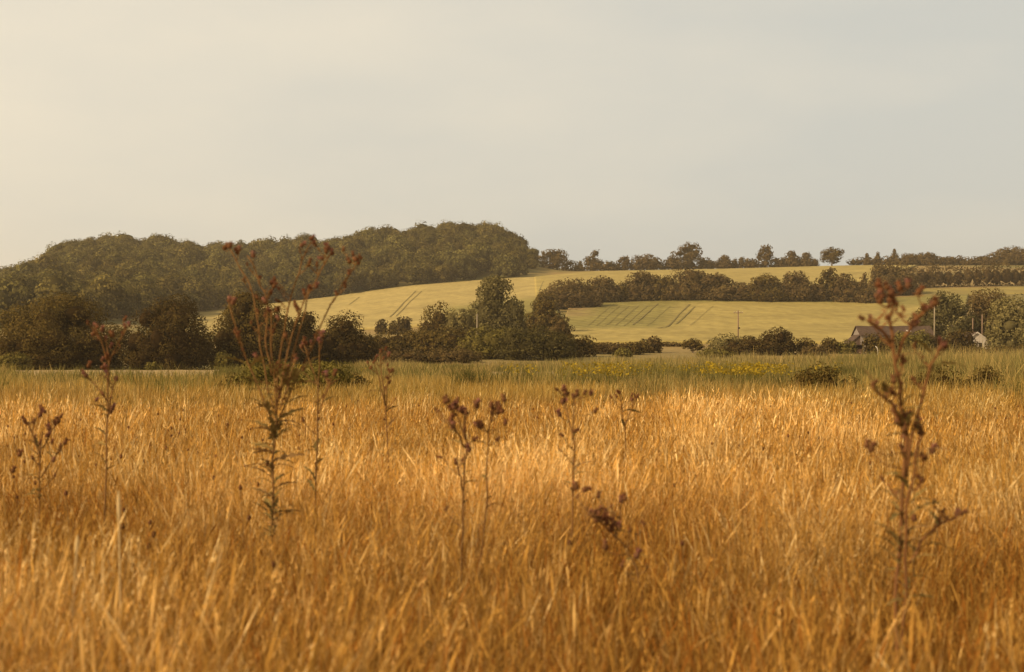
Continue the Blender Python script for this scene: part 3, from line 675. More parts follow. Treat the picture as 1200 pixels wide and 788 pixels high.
def rushes():
    r = np.random.default_rng(22); Vs, Qs, Cs, nv = [], [], [], 0
    def put(n, d0, d1, hfun, wid, pal, pxr=(-150, 1350), leaf=True):
        nonlocal nv
        d = np.sqrt(r.uniform(d0 ** 2, d1 ** 2, n)); px = r.uniform(*pxr, n); x = (px - 600) / F * d
        nz = smooth_noise(x, d, 5, 31); n2 = smooth_noise(x, d, 16, 32); n3 = smooth_noise(x, d * .6, 26, 33); edge = np.clip((d - 38 - 9 * n2 - 8 * n3) / 26, 0, 1); keep = r.random(n) < np.clip(.55 + .5 * nz, .04, 1) * edge; keep &= ~((px > 15) & (px < 258) & (d > 66 + 22 * np.clip(n2, 0, 1)) & (r.random(n) < .93)); keep &= ~((px > 575) & (px < 672) & (d > 84) & (d < 170)); x, d, px, nz, n2, n3 = x[keep], d[keep], px[keep], nz[keep], n2[keep], n3[keep]; n = len(x)
        h = hfun(px, d) * (1 + .2 * nz + .22 * n2) * r.uniform(.6, 1.15, n)
        m = np.clip(.52 + .26 * n2 + .36 * n3 + .2 * r.normal(size=n), 0, .999); pl = np.array(pal); ct = pl[(m * len(pl)).astype(int)] * r.uniform(.75, 1.25, (n, 1))
        V, Q, C = blades(x, d, terrain(x, d) - .02, h, wid * d / 60 * r.uniform(.6, 1.4, n), np.abs(r.normal(.25, .15, n)), r.uniform(0, 6.28, n), 3, np.zeros(n), ct * .75, ct, r.uniform(0, 3.14, n))
        Vs.append(V); Qs.append(Q + nv); Cs.append(C); nv += len(V)
    pal = [(.17, .145, .045), (.23, .19, .06), (.29, .235, .075), (.46, .32, .11)]
    h1 = lambda px, d: np.interp(px, [0, 250, 450, 560, 650, 1000, 1060, 1200], [.9, .72, .95, .75, 1.1, 1.15, 1.25, 1.3])
    put(125000, 28, 105, h1, .035, pal)
    h2 = lambda px, d: np.interp(px, [420, 560, 700, 950, 1050, 1200], [1.1, .6, 1.3, 1.7, 2.0, 2.1])
    put(70000, 105, 225, h2, .035, pal + [(.34, .26, .10)], (420, 1400))
    put(20000, 105, 150, lambda px, d: .45 + 0 * px, .035, pal + [(.34, .26, .10)], (-150, 420))
    for _ in range(170):
        d0 = math.sqrt(r.uniform(40 ** 2, 115 ** 2)); p0 = r.uniform(-100, 1320)
        if 20 < p0 < 258 and d0 > 62 or 575 < p0 < 672 and d0 > 80: continue
        x0 = (p0 - 600) / F * d0; n = int(r.integers(60, 220)); R0 = r.uniform(.3, 1.1); hh = r.uniform(.9, 1.5); x = x0 + r.normal(0, R0, n); d = d0 + r.normal(0, R0 * .6, n)
        c = np.array([(.12, .105, .03), (.17, .145, .04), (.24, .20, .055), (.36, .26, .09)][int(r.integers(4))]) * r.uniform(.75, 1.25, (n, 1))
        V, Q, C = blades(x, d, terrain(x, d) - .02, hh * r.uniform(.5, 1.05, n), .03 * d0 / 60 * r.uniform(.6, 1.5, n), np.abs(r.normal(.35, .2, n)).clip(0, .9), r.uniform(0, 6.28, n), 4, np.zeros(n), c * .8, c, r.uniform(0, 3.14, n))
        Vs.append(V); Qs.append(Q + nv); Cs.append(C); nv += len(V)
    o = mesh_np('rushes', np.concatenate(Vs), np.concatenate(Qs), np.concatenate(Cs), M_GRASS)
    tag(o, 'band of olive green rushes and rough grass beyond the golden grass', 'rushes', kind='stuff')
rushes()

def ragwort():
    r = np.random.default_rng(23); Vs, Qs, Cs, nv = [], [], [], 0
    def put(V, Q, C):
        nonlocal nv
        Vs.append(V); Qs.append(Q + nv); Cs.append(C); nv += len(V)
    px = np.concatenate([r.uniform(655, 925, 560), r.normal(610, 9, 22), r.normal(600, 3, 10), r.uniform(925, 1030, 30), r.uniform(230, 460, 10), r.normal(735, 22, 60), r.normal(840, 40, 80)])
    d = r.uniform(50, 92, len(px)); x = (px - 600) / F * d; k = smooth_noise(x, d, 5, 41) > .1; x, d = x[k], d[k]
    for xx, yy in zip(x, d):
        h = r.uniform(.9, 1.3); n = 9; a = r.uniform(0, 6.28, n); o = np.full(n, 1.0)
        bx = xx + r.normal(0, .05, n); by = yy + r.normal(0, .05, n)
        c = np.tile((.13, .115, .03), (n, 1)) * r.uniform(.7, 1.3, (n, 1))
        put(*blades(bx, by, np.zeros(n), h * r.uniform(.7, 1, n), .03 * o, r.uniform(.1, .4, n), a, 4, .0 * o, c, c, r.uniform(0, 3.14, n)))
        m = int(r.integers(5, 20)); dirs = unit(m, r); P = np.array([xx, yy, h - .03]) + dirs * np.array([.30, .30, .14]) * r.uniform(.5, 1, (m, 1))
        V, Q = leaf_quads(P, np.tile((0, 0, 1.), (m, 1)), .10, r, .9)
        C = np.tile((.43, .295, .03), (m, 1)) * r.uniform(.6, 1.15, (m, 1)); put(V, Q, np.repeat(C, 4, 0))
    o = mesh_np('ragwort', np.concatenate(Vs), np.concatenate(Qs), np.concatenate(Cs), M_GRASS)
    tag(o, 'drift of yellow flowering ragwort among the green rushes', 'wildflowers', kind='stuff')
ragwort()

def seed_heads():
    r = np.random.default_rng(24); m = MB()
    n = 260; x, y = scatter(n, 3.2, 22, r); k = (smooth_noise(x, y, 3, 51) > -.3); x, y = x[k], y[k]
    lft = r.uniform(-.36, -.1, 70); yl = r.uniform(6, 15, 70); x = np.concatenate([x, lft * yl]); y = np.concatenate([y, yl])
    for xx, yy in zip(x, y):
        h = r.uniform(.62, .86); le = r.normal(0, .07, 2); c = np.array([.15, .065, .03]) * r.uniform(.7, 1.3)
        top = np.array([xx + le[0], yy + le[1], h]); m.tube([(xx, yy, 0), ((xx + top[0]) / 2, (yy + top[1]) / 2, h * .55), top], [.0025, .002, .0016], 4, np.array([.22, .13, .05]))
        s = r.uniform(.007, .012); m.tube([top - [0, 0, s], top - [0, 0, .3 * s], top + [0, 0, .6 * s], top + [0, 0, 1.5 * s]], [s * .5, s, s * .95, s * .4], 6, c)
    o = m.build('dead_flower_heads', M_THISTLE)
    tag(o, 'small dark brown dead flower heads scattered through the golden grass', 'dead flowers', kind='stuff')
seed_heads()

# ------------------------------------------------------------------ thistles
def head_mesh(name, c_b, c_t, seed):
    """thistle flower head: scaly round bract cup, spines, and a spreading tuft"""
    r = np.random.default_rng(seed); m = MB()
    prof = [(-.002, .002), (.002, .007), (.007, .0110), (.013, .0115), (.018, .0095), (.022, .0075)]
    m.tube([(0, 0, z) for z, _ in prof], [q for _, q in prof], 9, c_b)
    for i in range(34):
        a = r.uniform(0, 6.28); z = r.uniform(.001, .018); q = float(np.interp(z, [p[0] for p in prof], [p[1] for p in prof]))
        d = np.array([math.cos(a), math.sin(a), r.uniform(-.2, .5)]); p = np.array([math.cos(a) * q * .9, math.sin(a) * q * .9, z]); tdir = np.array([-math.sin(a), math.cos(a), 0])
        m.add([p - tdir * .0016, p + tdir * .0016, p + d * r.uniform(.005, .010)], None, [(0, 1, 2)], np.array(c_b) * r.uniform(.7, 1.4))
    for i in range(44):
        a = r.uniform(0, 6.28); q = r.uniform(0, .007); sp = r.uniform(.1, .8); ln = r.uniform(.012, .022); p = np.array([math.cos(a) * q, math.sin(a) * q, .019])
        d = np.array([math.cos(a) * sp, math.sin(a) * sp, 1]); d /= np.linalg.norm(d); tdir = np.array([-math.sin(a), math.cos(a), 0])
        m.add([p - tdir * .0009, p + tdir * .0009, p + d * ln + tdir * .0014, p + d * ln - tdir * .0014], [(0, 1, 2, 3)], None, np.array(c_t) * r.uniform(.6, 1.3))
    o = m.build(name, M_THISTLE); me = o.data; bpy.data.objects.remove(o); return me
HEADS = [head_mesh('flower_head', (.19, .085, .038), (.28, .115, .055), 1), head_mesh('flower_head', (.16, .075, .033), (.23, .10, .05), 2),
         head_mesh('flower_head', (.21, .10, .06), (.40, .19, .17), 3), head_mesh('flower_head', (.18, .085, .045), (.30, .13, .09), 4)]
def leaf_mesh(seed, col):
    r = np.random.default_rng(seed); n = 9; m = MB(); s = np.linspace(0, 1, n); P = []
    for i, t in enumerate(s):
        w = (.115 * math.sin(math.pi * min(1, t * .9 + .08)) + .01) * (1.0 if i % 2 else .38); z = .22 * t - .42 * t * t
        P += [(t, -w, z + abs(w) * .35 + r.uniform(-.02, .02)), (t, 0, z), (t, w, z + abs(w) * .35 + r.uniform(-.02, .02))]
    Q = []
    for i in range(n - 1): Q += [(3 * i, 3 * i + 1, 3 * i + 4, 3 * i + 3), (3 * i + 1, 3 * i + 2, 3 * i + 5, 3 * i + 4)]
    m.add(P, Q, None, col); o = m.build('leaf', M_THISTLE); me = o.data; bpy.data.objects.remove(o); return me
LEAVES = [leaf_mesh(i, c) for i, c in enumerate([(.20, .145, .05), (.24, .16, .055), (.17, .12, .042), (.28, .16, .06)])]

import mathutils
def thistle(label, d, stems, heads, seed, rad=.0042, head_scale=1.0, pink=False, leaves=14, leaf_rows=(450, 600), leaf_len=.10, col=(.21, .11, .042), twigs=2, group='dead thistles standing in the golden grass', cat='thistle'):
    """stems: list of polylines (column,row) as the plant stands at distance d; first one is the main stem, top to foot"""
    r = np.random.default_rng(seed); k = d / F
    foot = stems[0][-1]; bx = (foot[0] - 600) * k; root = tag(empty('thistle', (bx, d, 0)), label, cat, group)
    def w(p, dy=0): return np.array([(p[0] - 600) * k * (1 + dy / d) - bx, dy, (HZ - p[1]) * k * (1 + dy / d) + EYE])
    main = [w(p, r.normal(0, .012)) for p in stems[0]]; main.append(np.array([0, 0, 0.])) if main[-1][2] > 0 else None
    for si, s in enumerate(stems):
        if si == 0: P = main
        else:
            dy1 = r.normal(0, .10); n = len(s); P = [w(p, dy1 * (1 - i / (n - 1))) for i, p in enumerate(s)]
        P = np.array(P); t = np.linspace(0, 1, len(P)); tt = np.linspace(0, 1, len(P) * 4)
        Pm = np.stack([np.interp(tt, t, P[:, i]) for i in range(3)], 1)
        Pm[1:-1] += r.normal(0, .006, (len(Pm) - 2, 3)) * [1, 1, .2]
        for _ in range(2): Pm[1:-1] = (Pm[:-2] + 2 * Pm[1:-1] + Pm[2:]) / 4
        R = np.linspace(rad * (1.0 if si == 0 else .85), rad * (1.7 if si == 0 else 1.25), len(Pm))
        m = MB(); m.tube(Pm, R, 6, np.array(col) * r.uniform(.85, 1.2)); q = len(Pm)
        for i in range(q * 3):      # spiny wings along the stem
            j = r.uniform(0, q - 1.01); j0 = int(j); p = Pm[j0] + (Pm[j0 + 1] - Pm[j0]) * (j - j0); a = r.uniform(0, 6.28); dv = np.array([math.cos(a), math.sin(a), .5]); L = r.uniform(.6, 1.8) * rad
            m.add([p + [0, 0, -rad * .8], p + [0, 0, rad * .8], p + dv * (rad + L)], None, [(0, 1, 2)], np.array(col) * r.uniform(.8, 1.3))
        m.build('stem' if si == 0 else 'branch', M_THISTLE, root, smooth=True)
        for i in range(twigs if si else twigs + 2):      # short side twigs, each ending in a bud
            j = int(r.integers(1, max(2, int(q * .62)))); p = Pm[j]; a = r.uniform(0, 6.28); ln = r.uniform(.03, .10)
            e = p + np.array([math.cos(a) * .8, math.sin(a) * .8, .75]) * ln; tw = MB(); tw.tube([p, p * .5 + e * .5 + [0, 0, -.12 * ln], e], [rad * .6, rad * .45, rad * .35], 5, col)
            for _ in range(10):
                f = r.random(); pp = p * (1 - f) + e * f; b = r.uniform(0, 6.28); dv = np.array([math.cos(b), math.sin(b), .3]) * rad * r.uniform(2, 5); tw.add([pp + [0, 0, -rad], pp + [0, 0, rad], pp + dv], None, [(0, 1, 2)], np.array(col) * 1.1)
            tw.build('twig', M_THISTLE, root)
            ho = bpy.data.objects.new('flower_head', HEADS[int(r.integers(0, 2))]); link(ho); ho.parent = root; ho.location = e; ho.rotation_euler = (r.normal(0, .5), r.normal(0, .5), r.uniform(0, 6.28)); sc = r.uniform(.35, .8); ho.scale = (sc, sc, sc)
    allp = [np.array([w(p) for p in s]) for s in stems]
    for hx, hy in heads:
        o = bpy.data.objects.new('flower_head', HEADS[int(r.integers(2, 4)) if pink and r.random() < .7 else int(r.integers(0, 2)) if r.random() < .6 else 3]); link(o); o.parent = root
        p = w((hx, hy), r.normal(0, .03)); o.location = p; o.rotation_euler = (r.normal(0, .5), r.normal(0, .5), r.uniform(0, 6.28)); sc = head_scale * r.uniform(.65, 1.05); o.scale = (sc, sc, sc)
        # short stalk joining the head to the nearest stem
        best, bd = None, 9
        for P in allp:
            for i in range(len(P) - 1):
                for f in (0, .5, 1):
                    q = P[i] * (1 - f) + P[i + 1] * f; dd = np.linalg.norm(q - p) + (.0 if q[2] < p[2] else .03)
                    if dd < bd: best, bd = q, dd
        if bd > .012:
            m = MB(); mid = (best + p) / 2 + [0, 0, -.12 * bd]; m.tube([best, mid, p], [rad * .5, rad * .42, rad * .38], 5, col); m.build('stalk', M_THISTLE, root, smooth=True)
    for i in range(leaves):
        row = r.uniform(*leaf_rows); zz = (HZ - row) * k + EYE; best = None
        cand = []
        for P in allp:
            for j in range(len(P) - 1):
                z0, z1 = P[j][2], P[j + 1][2]
                if (z0 - zz) * (z1 - zz) <= 0 and z0 != z1: cand.append(P[j] + (P[j + 1] - P[j]) * (zz - z0) / (z1 - z0))
        if not cand: cand = [np.array([0, 0, zz])]
        q = cand[int(r.integers(len(cand)))]; o = bpy.data.objects.new('leaf', LEAVES[int(r.integers(4))]); link(o); o.parent = root; o.location = q
        s = leaf_len * r.uniform(.5, 1.3); o.scale = (s, s, s); o.rotation_euler = (r.normal(0, .3), -r.uniform(0, .9), r.uniform(0, 6.28))
    return root

thistle('tallest many branched thistle, in front of the dark oaks left of centre', 6.4,
  [[(318, 366), (318, 400), (322, 440), (324, 470), (321, 520), (319, 560), (318, 640), (318, 760)],
   [(270, 292), (284, 318), (296, 340), (303, 390), (306, 420), (315, 455), (321, 480)], [(290, 300), (304, 330), (314, 352), (312, 400), (318, 440)],
   [(365, 284), (352, 310), (345, 335), (335, 370), (329, 410), (324, 460)], [(387, 298), (373, 320), (362, 345), (352, 385), (340, 430), (325, 475)],
   [(420, 306), (404, 330), (390, 352), (378, 376), (360, 420), (340, 460), (323, 500)], [(268, 355), (276, 385), (286, 415), (297, 440), (318, 490)],
   [(362, 340), (352, 365), (340, 400), (330, 445), (322, 490)], [(345, 425), (338, 450), (328, 480)]],
  [(262, 293), (268, 290), (281, 294), (279, 298), (297, 302), (363, 281), (367, 287), (352, 289), (383, 297), (390, 299), (386, 293), (379, 303), (417, 305), (424, 304), (421, 310), (411, 309), (409, 323), (268, 354), (272, 357),
   (364, 340), (370, 338), (357, 346), (317, 333), (320, 338), (318, 366), (324, 364), (312, 355), (310, 372), (327, 375), (344, 424), (302, 420)],
  11, rad=.0034, leaves=105, leaf_rows=(430, 630), leaf_len=.12, twigs=5)
thistle('pink headed thistle standing just right of the tallest thistle', 7.3,
  [[(375, 394), (374, 430), (373, 470), (370, 530), (368, 640), (367, 720)], [(388, 445), (382, 462), (373, 485)], [(356, 404), (364, 425), (373, 455)]],
  [(374, 391), (379, 396), (371, 398), (366, 404), (377, 402), (387, 446), (383, 442), (391, 441), (356, 402), (352, 408)], 12, rad=.0034, pink=True, leaves=14, leaf_rows=(450, 590))
thistle('small rusty thistle between the tallest thistle and the green rushes', 9.0,
  [[(446, 416), (447, 440), (451, 470), (455, 520), (456, 640)], [(438, 426), (444, 445), (451, 475)], [(457, 436), (454, 452), (452, 480)]],
  [(440, 419), (446, 414), (452, 411), (455, 418), (437, 426), (449, 422), (434, 432), (457, 437), (456, 444)], 13, rad=.0034, leaves=6, leaf_rows=(450, 520))
thistle('big rusty headed thistle on the right, in front of the barn', 4.15,
  [[(1042, 347), (1044, 375), (1046, 405), (1052, 440), (1057, 470), (1062, 510), (1060, 550), (1056, 600), (1052, 680), (1050, 800)],
   [(1086, 362), (1074, 377), (1063, 390), (1050, 425)], [(1016, 376), (1028, 384), (1040, 395), (1046, 408)], [(1103, 407), (1094, 425), (1085, 445), (1077, 480), (1068, 520), (1062, 560)],
   [(1080, 512), (1073, 535), (1068, 570), (1064, 620), (1060, 690), (1056, 780)], [(1120, 607), (1100, 615), (1083, 632), (1066, 660)], [(1022, 453), (1036, 466), (1048, 480), (1058, 500)]],
  [(1026, 349), (1034, 343), (1041, 340), (1048, 345), (1056, 341), (1064, 338), (1040, 352), (1047, 354), (1030, 356), (1027, 336), (1084, 361), (1091, 361), (1096, 359), (1075, 374), (1068, 381), (1013, 375), (1019, 378), (1024, 383), (1102, 405), (1108, 409), (1100, 411),
   (1021, 452), (1047, 462), (1046, 484), (1051, 498), (1060, 488), (1066, 496), (1072, 500), (1058, 506), (1064, 515), (1080, 511), (1091, 532), (1086, 538), (1062, 530), (1015, 525), (1019, 530), (1120, 606), (1124, 603), (1098, 618)],
  14, rad=.0038, leaves=95, leaf_rows=(420, 720), leaf_len=.08, twigs=2, head_scale=.9, col=(.22, .10, .04))
thistle('pinkish thistle at the left, in front of the widest oak', 7.0,
  [[(124, 398), (127, 430), (126, 470), (124, 520), (122, 620), (121, 730)], [(112, 386), (118, 400), (126, 425)], [(148, 386), (139, 400), (128, 425)], [(103, 442), (112, 452), (125, 470)], [(136, 446), (130, 462), (125, 490)]],
  [(110, 387), (115, 383), (119, 389), (108, 394), (117, 398), (124, 400), (132, 394), (148, 385), (152, 383), (129, 408), (103, 431), (119, 424), (124, 420), (118, 432), (102, 442), (128, 440), (136, 446), (131, 479), (128, 485), (112, 470)],
  15, rad=.0034, pink=True, leaves=12, leaf_rows=(440, 560))
thistle('sprawling dark headed thistle at the far left edge', 7.2,
  [[(50, 506), (48, 530), (46, 560), (45, 640), (45, 720)], [(33, 497), (40, 515), (48, 535)], [(66, 498), (58, 508), (50, 525)], [(75, 520), (64, 535), (48, 560)]],
  [(30, 495), (35, 498), (46, 489), (50, 481), (54, 484), (65, 499), (69, 496), (58, 505), (53, 512), (60, 520), (75, 521), (22, 535), (62, 542), (14, 554)], 16, rad=.0034, leaves=14, leaf_rows=(500, 590), leaf_len=.09)
thistle('twin stemmed thistle in the middle with the densest dark heads', 5.8,
  [[(545, 485), (546, 510), (545, 540), (543, 580), (541, 650), (540, 760)], [(578, 485), (572, 505), (571, 540), (569, 600), (560, 690)], [(530, 478), (538, 495), (545, 515)], [(528, 497), (536, 508), (545, 525)], [(537, 545), (541, 560), (543, 580)]],
  [(526, 472), (530, 476), (535, 473), (533, 480), (538, 482), (541, 485), (529, 481), (556, 475), (560, 479), (575, 478), (580, 482), (584, 486), (578, 488), (590, 484), (586, 479), (591, 471), (527, 495), (530, 503), (560, 500), (564, 503), (554, 516), (550, 530), (581, 517), (535, 545), (592, 498)],
  17, rad=.0032, leaves=14, leaf_rows=(490, 610), leaf_len=.07)
thistle('thin single stemmed thistle right of the twin stemmed one', 6.6,
  [[(671, 508), (672, 540), (671, 580), (670, 640), (670, 740)], [(660, 462), (664, 480), (671, 512)], [(674, 466), (672, 485), (671, 515)]],
  [(659, 459), (663, 463), (673, 467), (676, 465), (658, 472), (657, 488), (671, 507), (692, 463), (696, 484)], 18, rad=.003, leaves=10, leaf_rows=(500, 600), leaf_len=.07)
thistle('drooping dead thistle low in the grass right of centre', 4.9,
  [[(716, 624), (732, 640), (746, 660), (752, 700), (753, 790)], [(692, 603), (705, 612), (716, 624)], [(728, 592), (727, 610), (722, 630)]],
  [(690, 604), (695, 607), (699, 602), (704, 609), (709, 605), (700, 612), (711, 616), (716, 622), (728, 590), (733, 587), (727, 619), (722, 617), (682, 575), (676, 573), (745, 655), (710, 645)], 19, rad=.003, leaves=8, leaf_rows=(620, 700), leaf_len=.06)
thistle('slender curved dead thistle behind the thin single stemmed one', 9.5,
  [[(727, 462), (729, 475), (731, 490), (733, 520), (733, 640)], [(745, 468), (740, 480), (732, 500)]], [(727, 461), (745, 467), (741, 470)], 20, rad=.003, leaves=3, leaf_rows=(470, 510))

def stalk(label, d, pts, rad=.004):
    k = d / F; bx = (pts[-1][0] - 600) * k; root = tag(empty('grass_stalk', (bx, d, 0)), label, 'grass stalk')
    P = np.array([((px - 600) * k - bx, 0, (HZ - py) * k + EYE) for px, py in pts] + [(0, 0, 0)]); m = MB()
    m.tube(P, np.full(len(P), rad * .75), 6, (.66, .50, .26)); m.build('stem', M_GRASS, root)
    h = MB(); a = P[0]; b = P[1]; t = np.linspace(0, 1, 7)[:, None]; h.tube(a + (b - a) * t * .55 + [0, 0, .002], rad * np.array([.3, 1.1, 1.5, 1.6, 1.5, 1.2, .6]), 6, (.76, .58, .30)); h.build('seed_head', M_GRASS, root)
stalk('tall pale upright grass stalk low at the left', 4.4, [(139, 576), (140, 640), (141, 700), (141, 780)], .0045)
stalk('pale grass stalk left of the tall upright one, near the picture foot', 4.0, [(91, 628), (88, 670), (85, 720), (84, 800)], .004)

# ------------------------------------------------------------------ barn, sheds, poles
def bpt(px, d): return ground_pt(px, d)
def barn():
    d = 302; o = bpt(1046, d); o[2] -= .2; root = tag(empty('barn', o), 'long low dark roofed barn behind the right hand thistle', 'barn')
    k = d / F; Lh = 42 * k; dep = 3.6; eave = (HZ - 393) * k + EYE - o[2]; ridge = (HZ - 382.5) * k + EYE - o[2]; fy, by = -dep, dep
    def wall(x0, x1, mat, name, fyo=0):
        m = MB(); m.box(x0, x1, fy + fyo, by - fyo, -.5, eave)
        # gable triangles
        for x in (x0, x1): m.add([(x, fy + fyo, eave), (x, by - fyo, eave), (x, 0, ridge - .25)], None, [(0, 1, 2)])
        return m.build(name, mat, root)
    a = wall(-Lh, -Lh * .22, M_WALL, 'wall'); a['label'] = 'pale grey boarded wall'
    b = wall(-Lh * .22 + .003, Lh, M_WALLD, 'wall', .05); b['label'] = 'dark boarded wall'
    m = MB(); ov = .35; sl = (ridge - eave) / dep; ez = eave - ov * sl
    for s in (-1, 1):
        n = 24; xs = np.linspace(-Lh - .3, Lh + .3, n); sag = -.10 * np.sin(np.linspace(0, math.pi * 3, n)) ** 2
        top = np.stack([xs, np.zeros(n), ridge + sag], 1); bot = np.stack([xs, np.full(n, s * (dep + ov)), ez + sag * .5], 1)
        V = np.concatenate([top + [0, 0, .12], bot + [0, 0, .12], top, bot]); q = np.arange(n - 1)
        Q = [np.stack([q, q + 1, q + 1 + n, q + n], 1), np.stack([q + 2 * n, q + 3 * n, q + 3 * n + 1, q + 2 * n + 1], 1), np.stack([q + n, q + n + 1, q + 3 * n + 1, q + 3 * n], 1)]
        e = [(0, n, 3 * n, 2 * n), (n - 1, 3 * n - 1, 4 * n - 1, 2 * n - 1)]
        m.add(V, np.concatenate(Q + [np.array(e)]))
    rf = m.build('roof', M_ROOF, root)
    m = MB(); yy = -dep * .62; zz = ridge - sl * dep * .62 + .20; x0 = Lh * .30
    m.add([(x0, yy - .25, zz - .25 * sl), (x0 + 1.0, yy - .25, zz - .25 * sl), (x0 + 1.0, yy + .3, zz + .3 * sl), (x0, yy + .3, zz + .3 * sl), (x0, yy - .25, zz - .25 * sl - .12), (x0 + 1.0, yy - .25, zz - .25 * sl - .12), (x0 + 1.0, yy + .3, zz + .3 * sl - .12), (x0, yy + .3, zz + .3 * sl - .12)],
          [(0, 1, 2, 3), (4, 7, 6, 5), (0, 4, 5, 1), (1, 5, 6, 2), (2, 6, 7, 3), (3, 7, 4, 0)]); m.build('skylight', M_WHITE, rf)
    for x, z, w, h in [(-Lh * .72, eave - .75, .5, .55), (-Lh * .5, eave - .95, .55, .6)]:
        m = MB(); m.box(x, x + w, fy - .04, fy + .02, z, z + h); m.build('window', M_DARK, root)
    m = MB(); m.box(-Lh * .05, Lh * .12, fy - .02, fy + .08, -.4, eave - .5); m.build('door', M_DARK, root)
    m = MB(); m.box(Lh * .15, Lh * .15 + .14, fy - .06, fy + .02, .8, eave - .1); m.build('post', M_POLE, root)
    # lean-to at the left end
    m = MB(); m.box(-Lh - 2.1, -Lh - .01, fy + .4, by - .4, -.5, eave * .45); x0, x1 = -Lh - 2.1, -Lh - .01
    m.add([(x0, fy + .4, eave * .45), (x1, fy + .4, eave * .45), (x1, fy + .4, eave * .95), (x0, by - .4, eave * .45), (x1, by - .4, eave * .45), (x1, by - .4, eave * .95)], None, [(0, 1, 2), (3, 5, 4)])
    m.build('lean_to', M_WALLD, root)
    m = MB(); m.add([(x0 - .2, fy + .2, eave * .43), (x1, fy + .2, eave), (x1, by - .2, eave), (x0 - .2, by - .2, eave * .43), (x0 - .2, fy + .2, eave * .43 + .1), (x1, fy + .2, eave + .1), (x1, by - .2, eave + .1), (x0 - .2, by - .2, eave * .43 + .1)],
          [(3, 2, 1, 0), (4, 5, 6, 7), (0, 1, 5, 4), (2, 3, 7, 6), (3, 0, 4, 7)]); m.build('lean_to_roof', M_ROOF, root)
barn()

def porch():
    d = 284; o = bpt(1005, d); o[2] -= .1; root = tag(empty('brick_porch', o), 'small pinkish brick shelter with pale posts at the left end of the barn', 'shelter')
    for x in (-1.1, .95):
        m = MB(); m.box(x, x + .2, -.6, -.4, 0, 1.75); m.build('post', M_WHITE, root)
    m = MB(); m.box(-.9, .95, -.55, -.42, 0, .95); m.build('wall', M_PINK, root)
    m = MB(); m.box(-1.15, 1.2, .4, .6, 0, 1.75); m.build('back_wall', M_WALLD, root)
    m = MB(); m.box(-1.25, 1.3, -.75, .7, 1.753, 1.87); m.build('roof', M_ROOF, root)
porch()

def cottage():
    d = 300; o = bpt(1145, d); o[2] -= .2; k = d / F; root = tag(empty('cottage', o), 'cottage with a steep white gable half hidden among the farm trees', 'cottage')
    hw = 19 * k; ev = (HZ - 403) * k + EYE - o[2]; ap = (HZ - 390) * k + EYE - o[2]; ln = 9.0
    m = MB(); m.box(-hw, hw, 0, ln, -.5, ev)
    for y in (0, ln): m.add([(-hw, y, ev), (hw, y, ev), (0, y, ap)], None, [(0, 1, 2)])
    m.build('wall', M_WHITE, root)
    sl = (ap - ev) / hw; m = MB()
    for s in (-1, 1):
        ex, ez = s * (hw + .3), ev - .3 * sl
        m.add([(0, -.25, ap + .02), (ex, -.25, ez), (ex, ln + .25, ez), (0, ln + .25, ap + .02), (0, -.25, ap + .16), (ex, -.25, ez + .14), (ex, ln + .25, ez + .14), (0, ln + .25, ap + .16)],
              [(0, 1, 2, 3), (4, 7, 6, 5), (0, 4, 5, 1), (1, 5, 6, 2), (2, 6, 7, 3)])
    rf = m.build('roof', M_ROOF, root)
    m = MB()
    for s in (-1, 1):
        ex, ez = s * (hw + .3), ev - .3 * sl
        m.add([(0, -.28, ap - .12), (ex, -.28, ez - .14), (ex, -.28, ez + .17), (0, -.28, ap + .20), (0, -.254, ap - .12), (ex, -.254, ez - .14), (ex, -.254, ez + .17), (0, -.254, ap + .20)], [(0, 1, 2, 3), (4, 7, 6, 5), (0, 4, 5, 1), (1, 5, 6, 2), (2, 6, 7, 3), (3, 7, 4, 0)])
    m.build('bargeboard', M_WHITE, root)
    m = MB(); m.box(.35, 1.0, -.03, .02, .9, 1.8); w = m.build('window', M_DARK, root); m = MB(); m.box(.25, 1.1, -.08, .0, .78, .88); m.build('sill', M_WHITE, w)
cottage()

def pole(label, px, base, top, mat, cross=False, d=None):
    d = d or d_at(px, base); o = bpt(px, d); h = (HZ - top) / F * d + EYE - o[2]; root = tag(empty('utility_pole', o), label, 'pole')
    m = MB(); m.tube([(0, 0, -.4), (.01, 0, h * .5), (.02, 0, h)], [.17, .15, .12], 8); m.build('shaft', mat, root, smooth=True)
    if cross:
        m = MB(); m.box(-1.1, 1.1, -.18, -.08, h - .65, h - .5); c = m.build('crossarm', mat, root)
        for x in (-.95, -.4, .4, .95):
            q = MB(); q.tube([(x, -.13, h - .5), (x, -.13, h - .4), (x, -.13, h - .3), (x, -.13, h - .24)], [.04, .07, .07, .03], 6); q.build('insulator', M_WHITE, c, smooth=True)
        m = MB(); m.box(-.05, .42, -.32, -.16, h * .46, h * .46 + .35); m.build('switch_box', M_DARK, root)
pole('dark utility pole with a crossarm rising over the bottom hedge', 865, 404, 364, M_DPOLE, True)
pole('plain pale pole standing among the trees beside the tall billowing tree', 559, 406, 368, M_POLE, d=282)
pole('tall plain pale pole right of the barn', 1095, 405, 357, M_POLE, d=296)
def post(label, px, d, top, r_, mat=M_POLE):
    o = bpt(px, d); h = (HZ - top) / F * d + EYE - o[2]; m = MB(); m.tube([(0, 0, -.3), (0, 0, h * .5), (0.01, 0, h)], [r_, r_ * .95, r_ * .85], 8)
    tag(m.build('post', mat, smooth=True, loc=o), label, 'post')
post('shorter bare post behind the white gable', 1140, 310, 373, .13, M_DPOLE)
post('taller bare post behind the white gable', 1151, 310, 369, .15, M_DPOLE)
o = bpt(1028, 272); m = MB(); hh = (HZ - 406) / F * 272 + EYE - o[2]
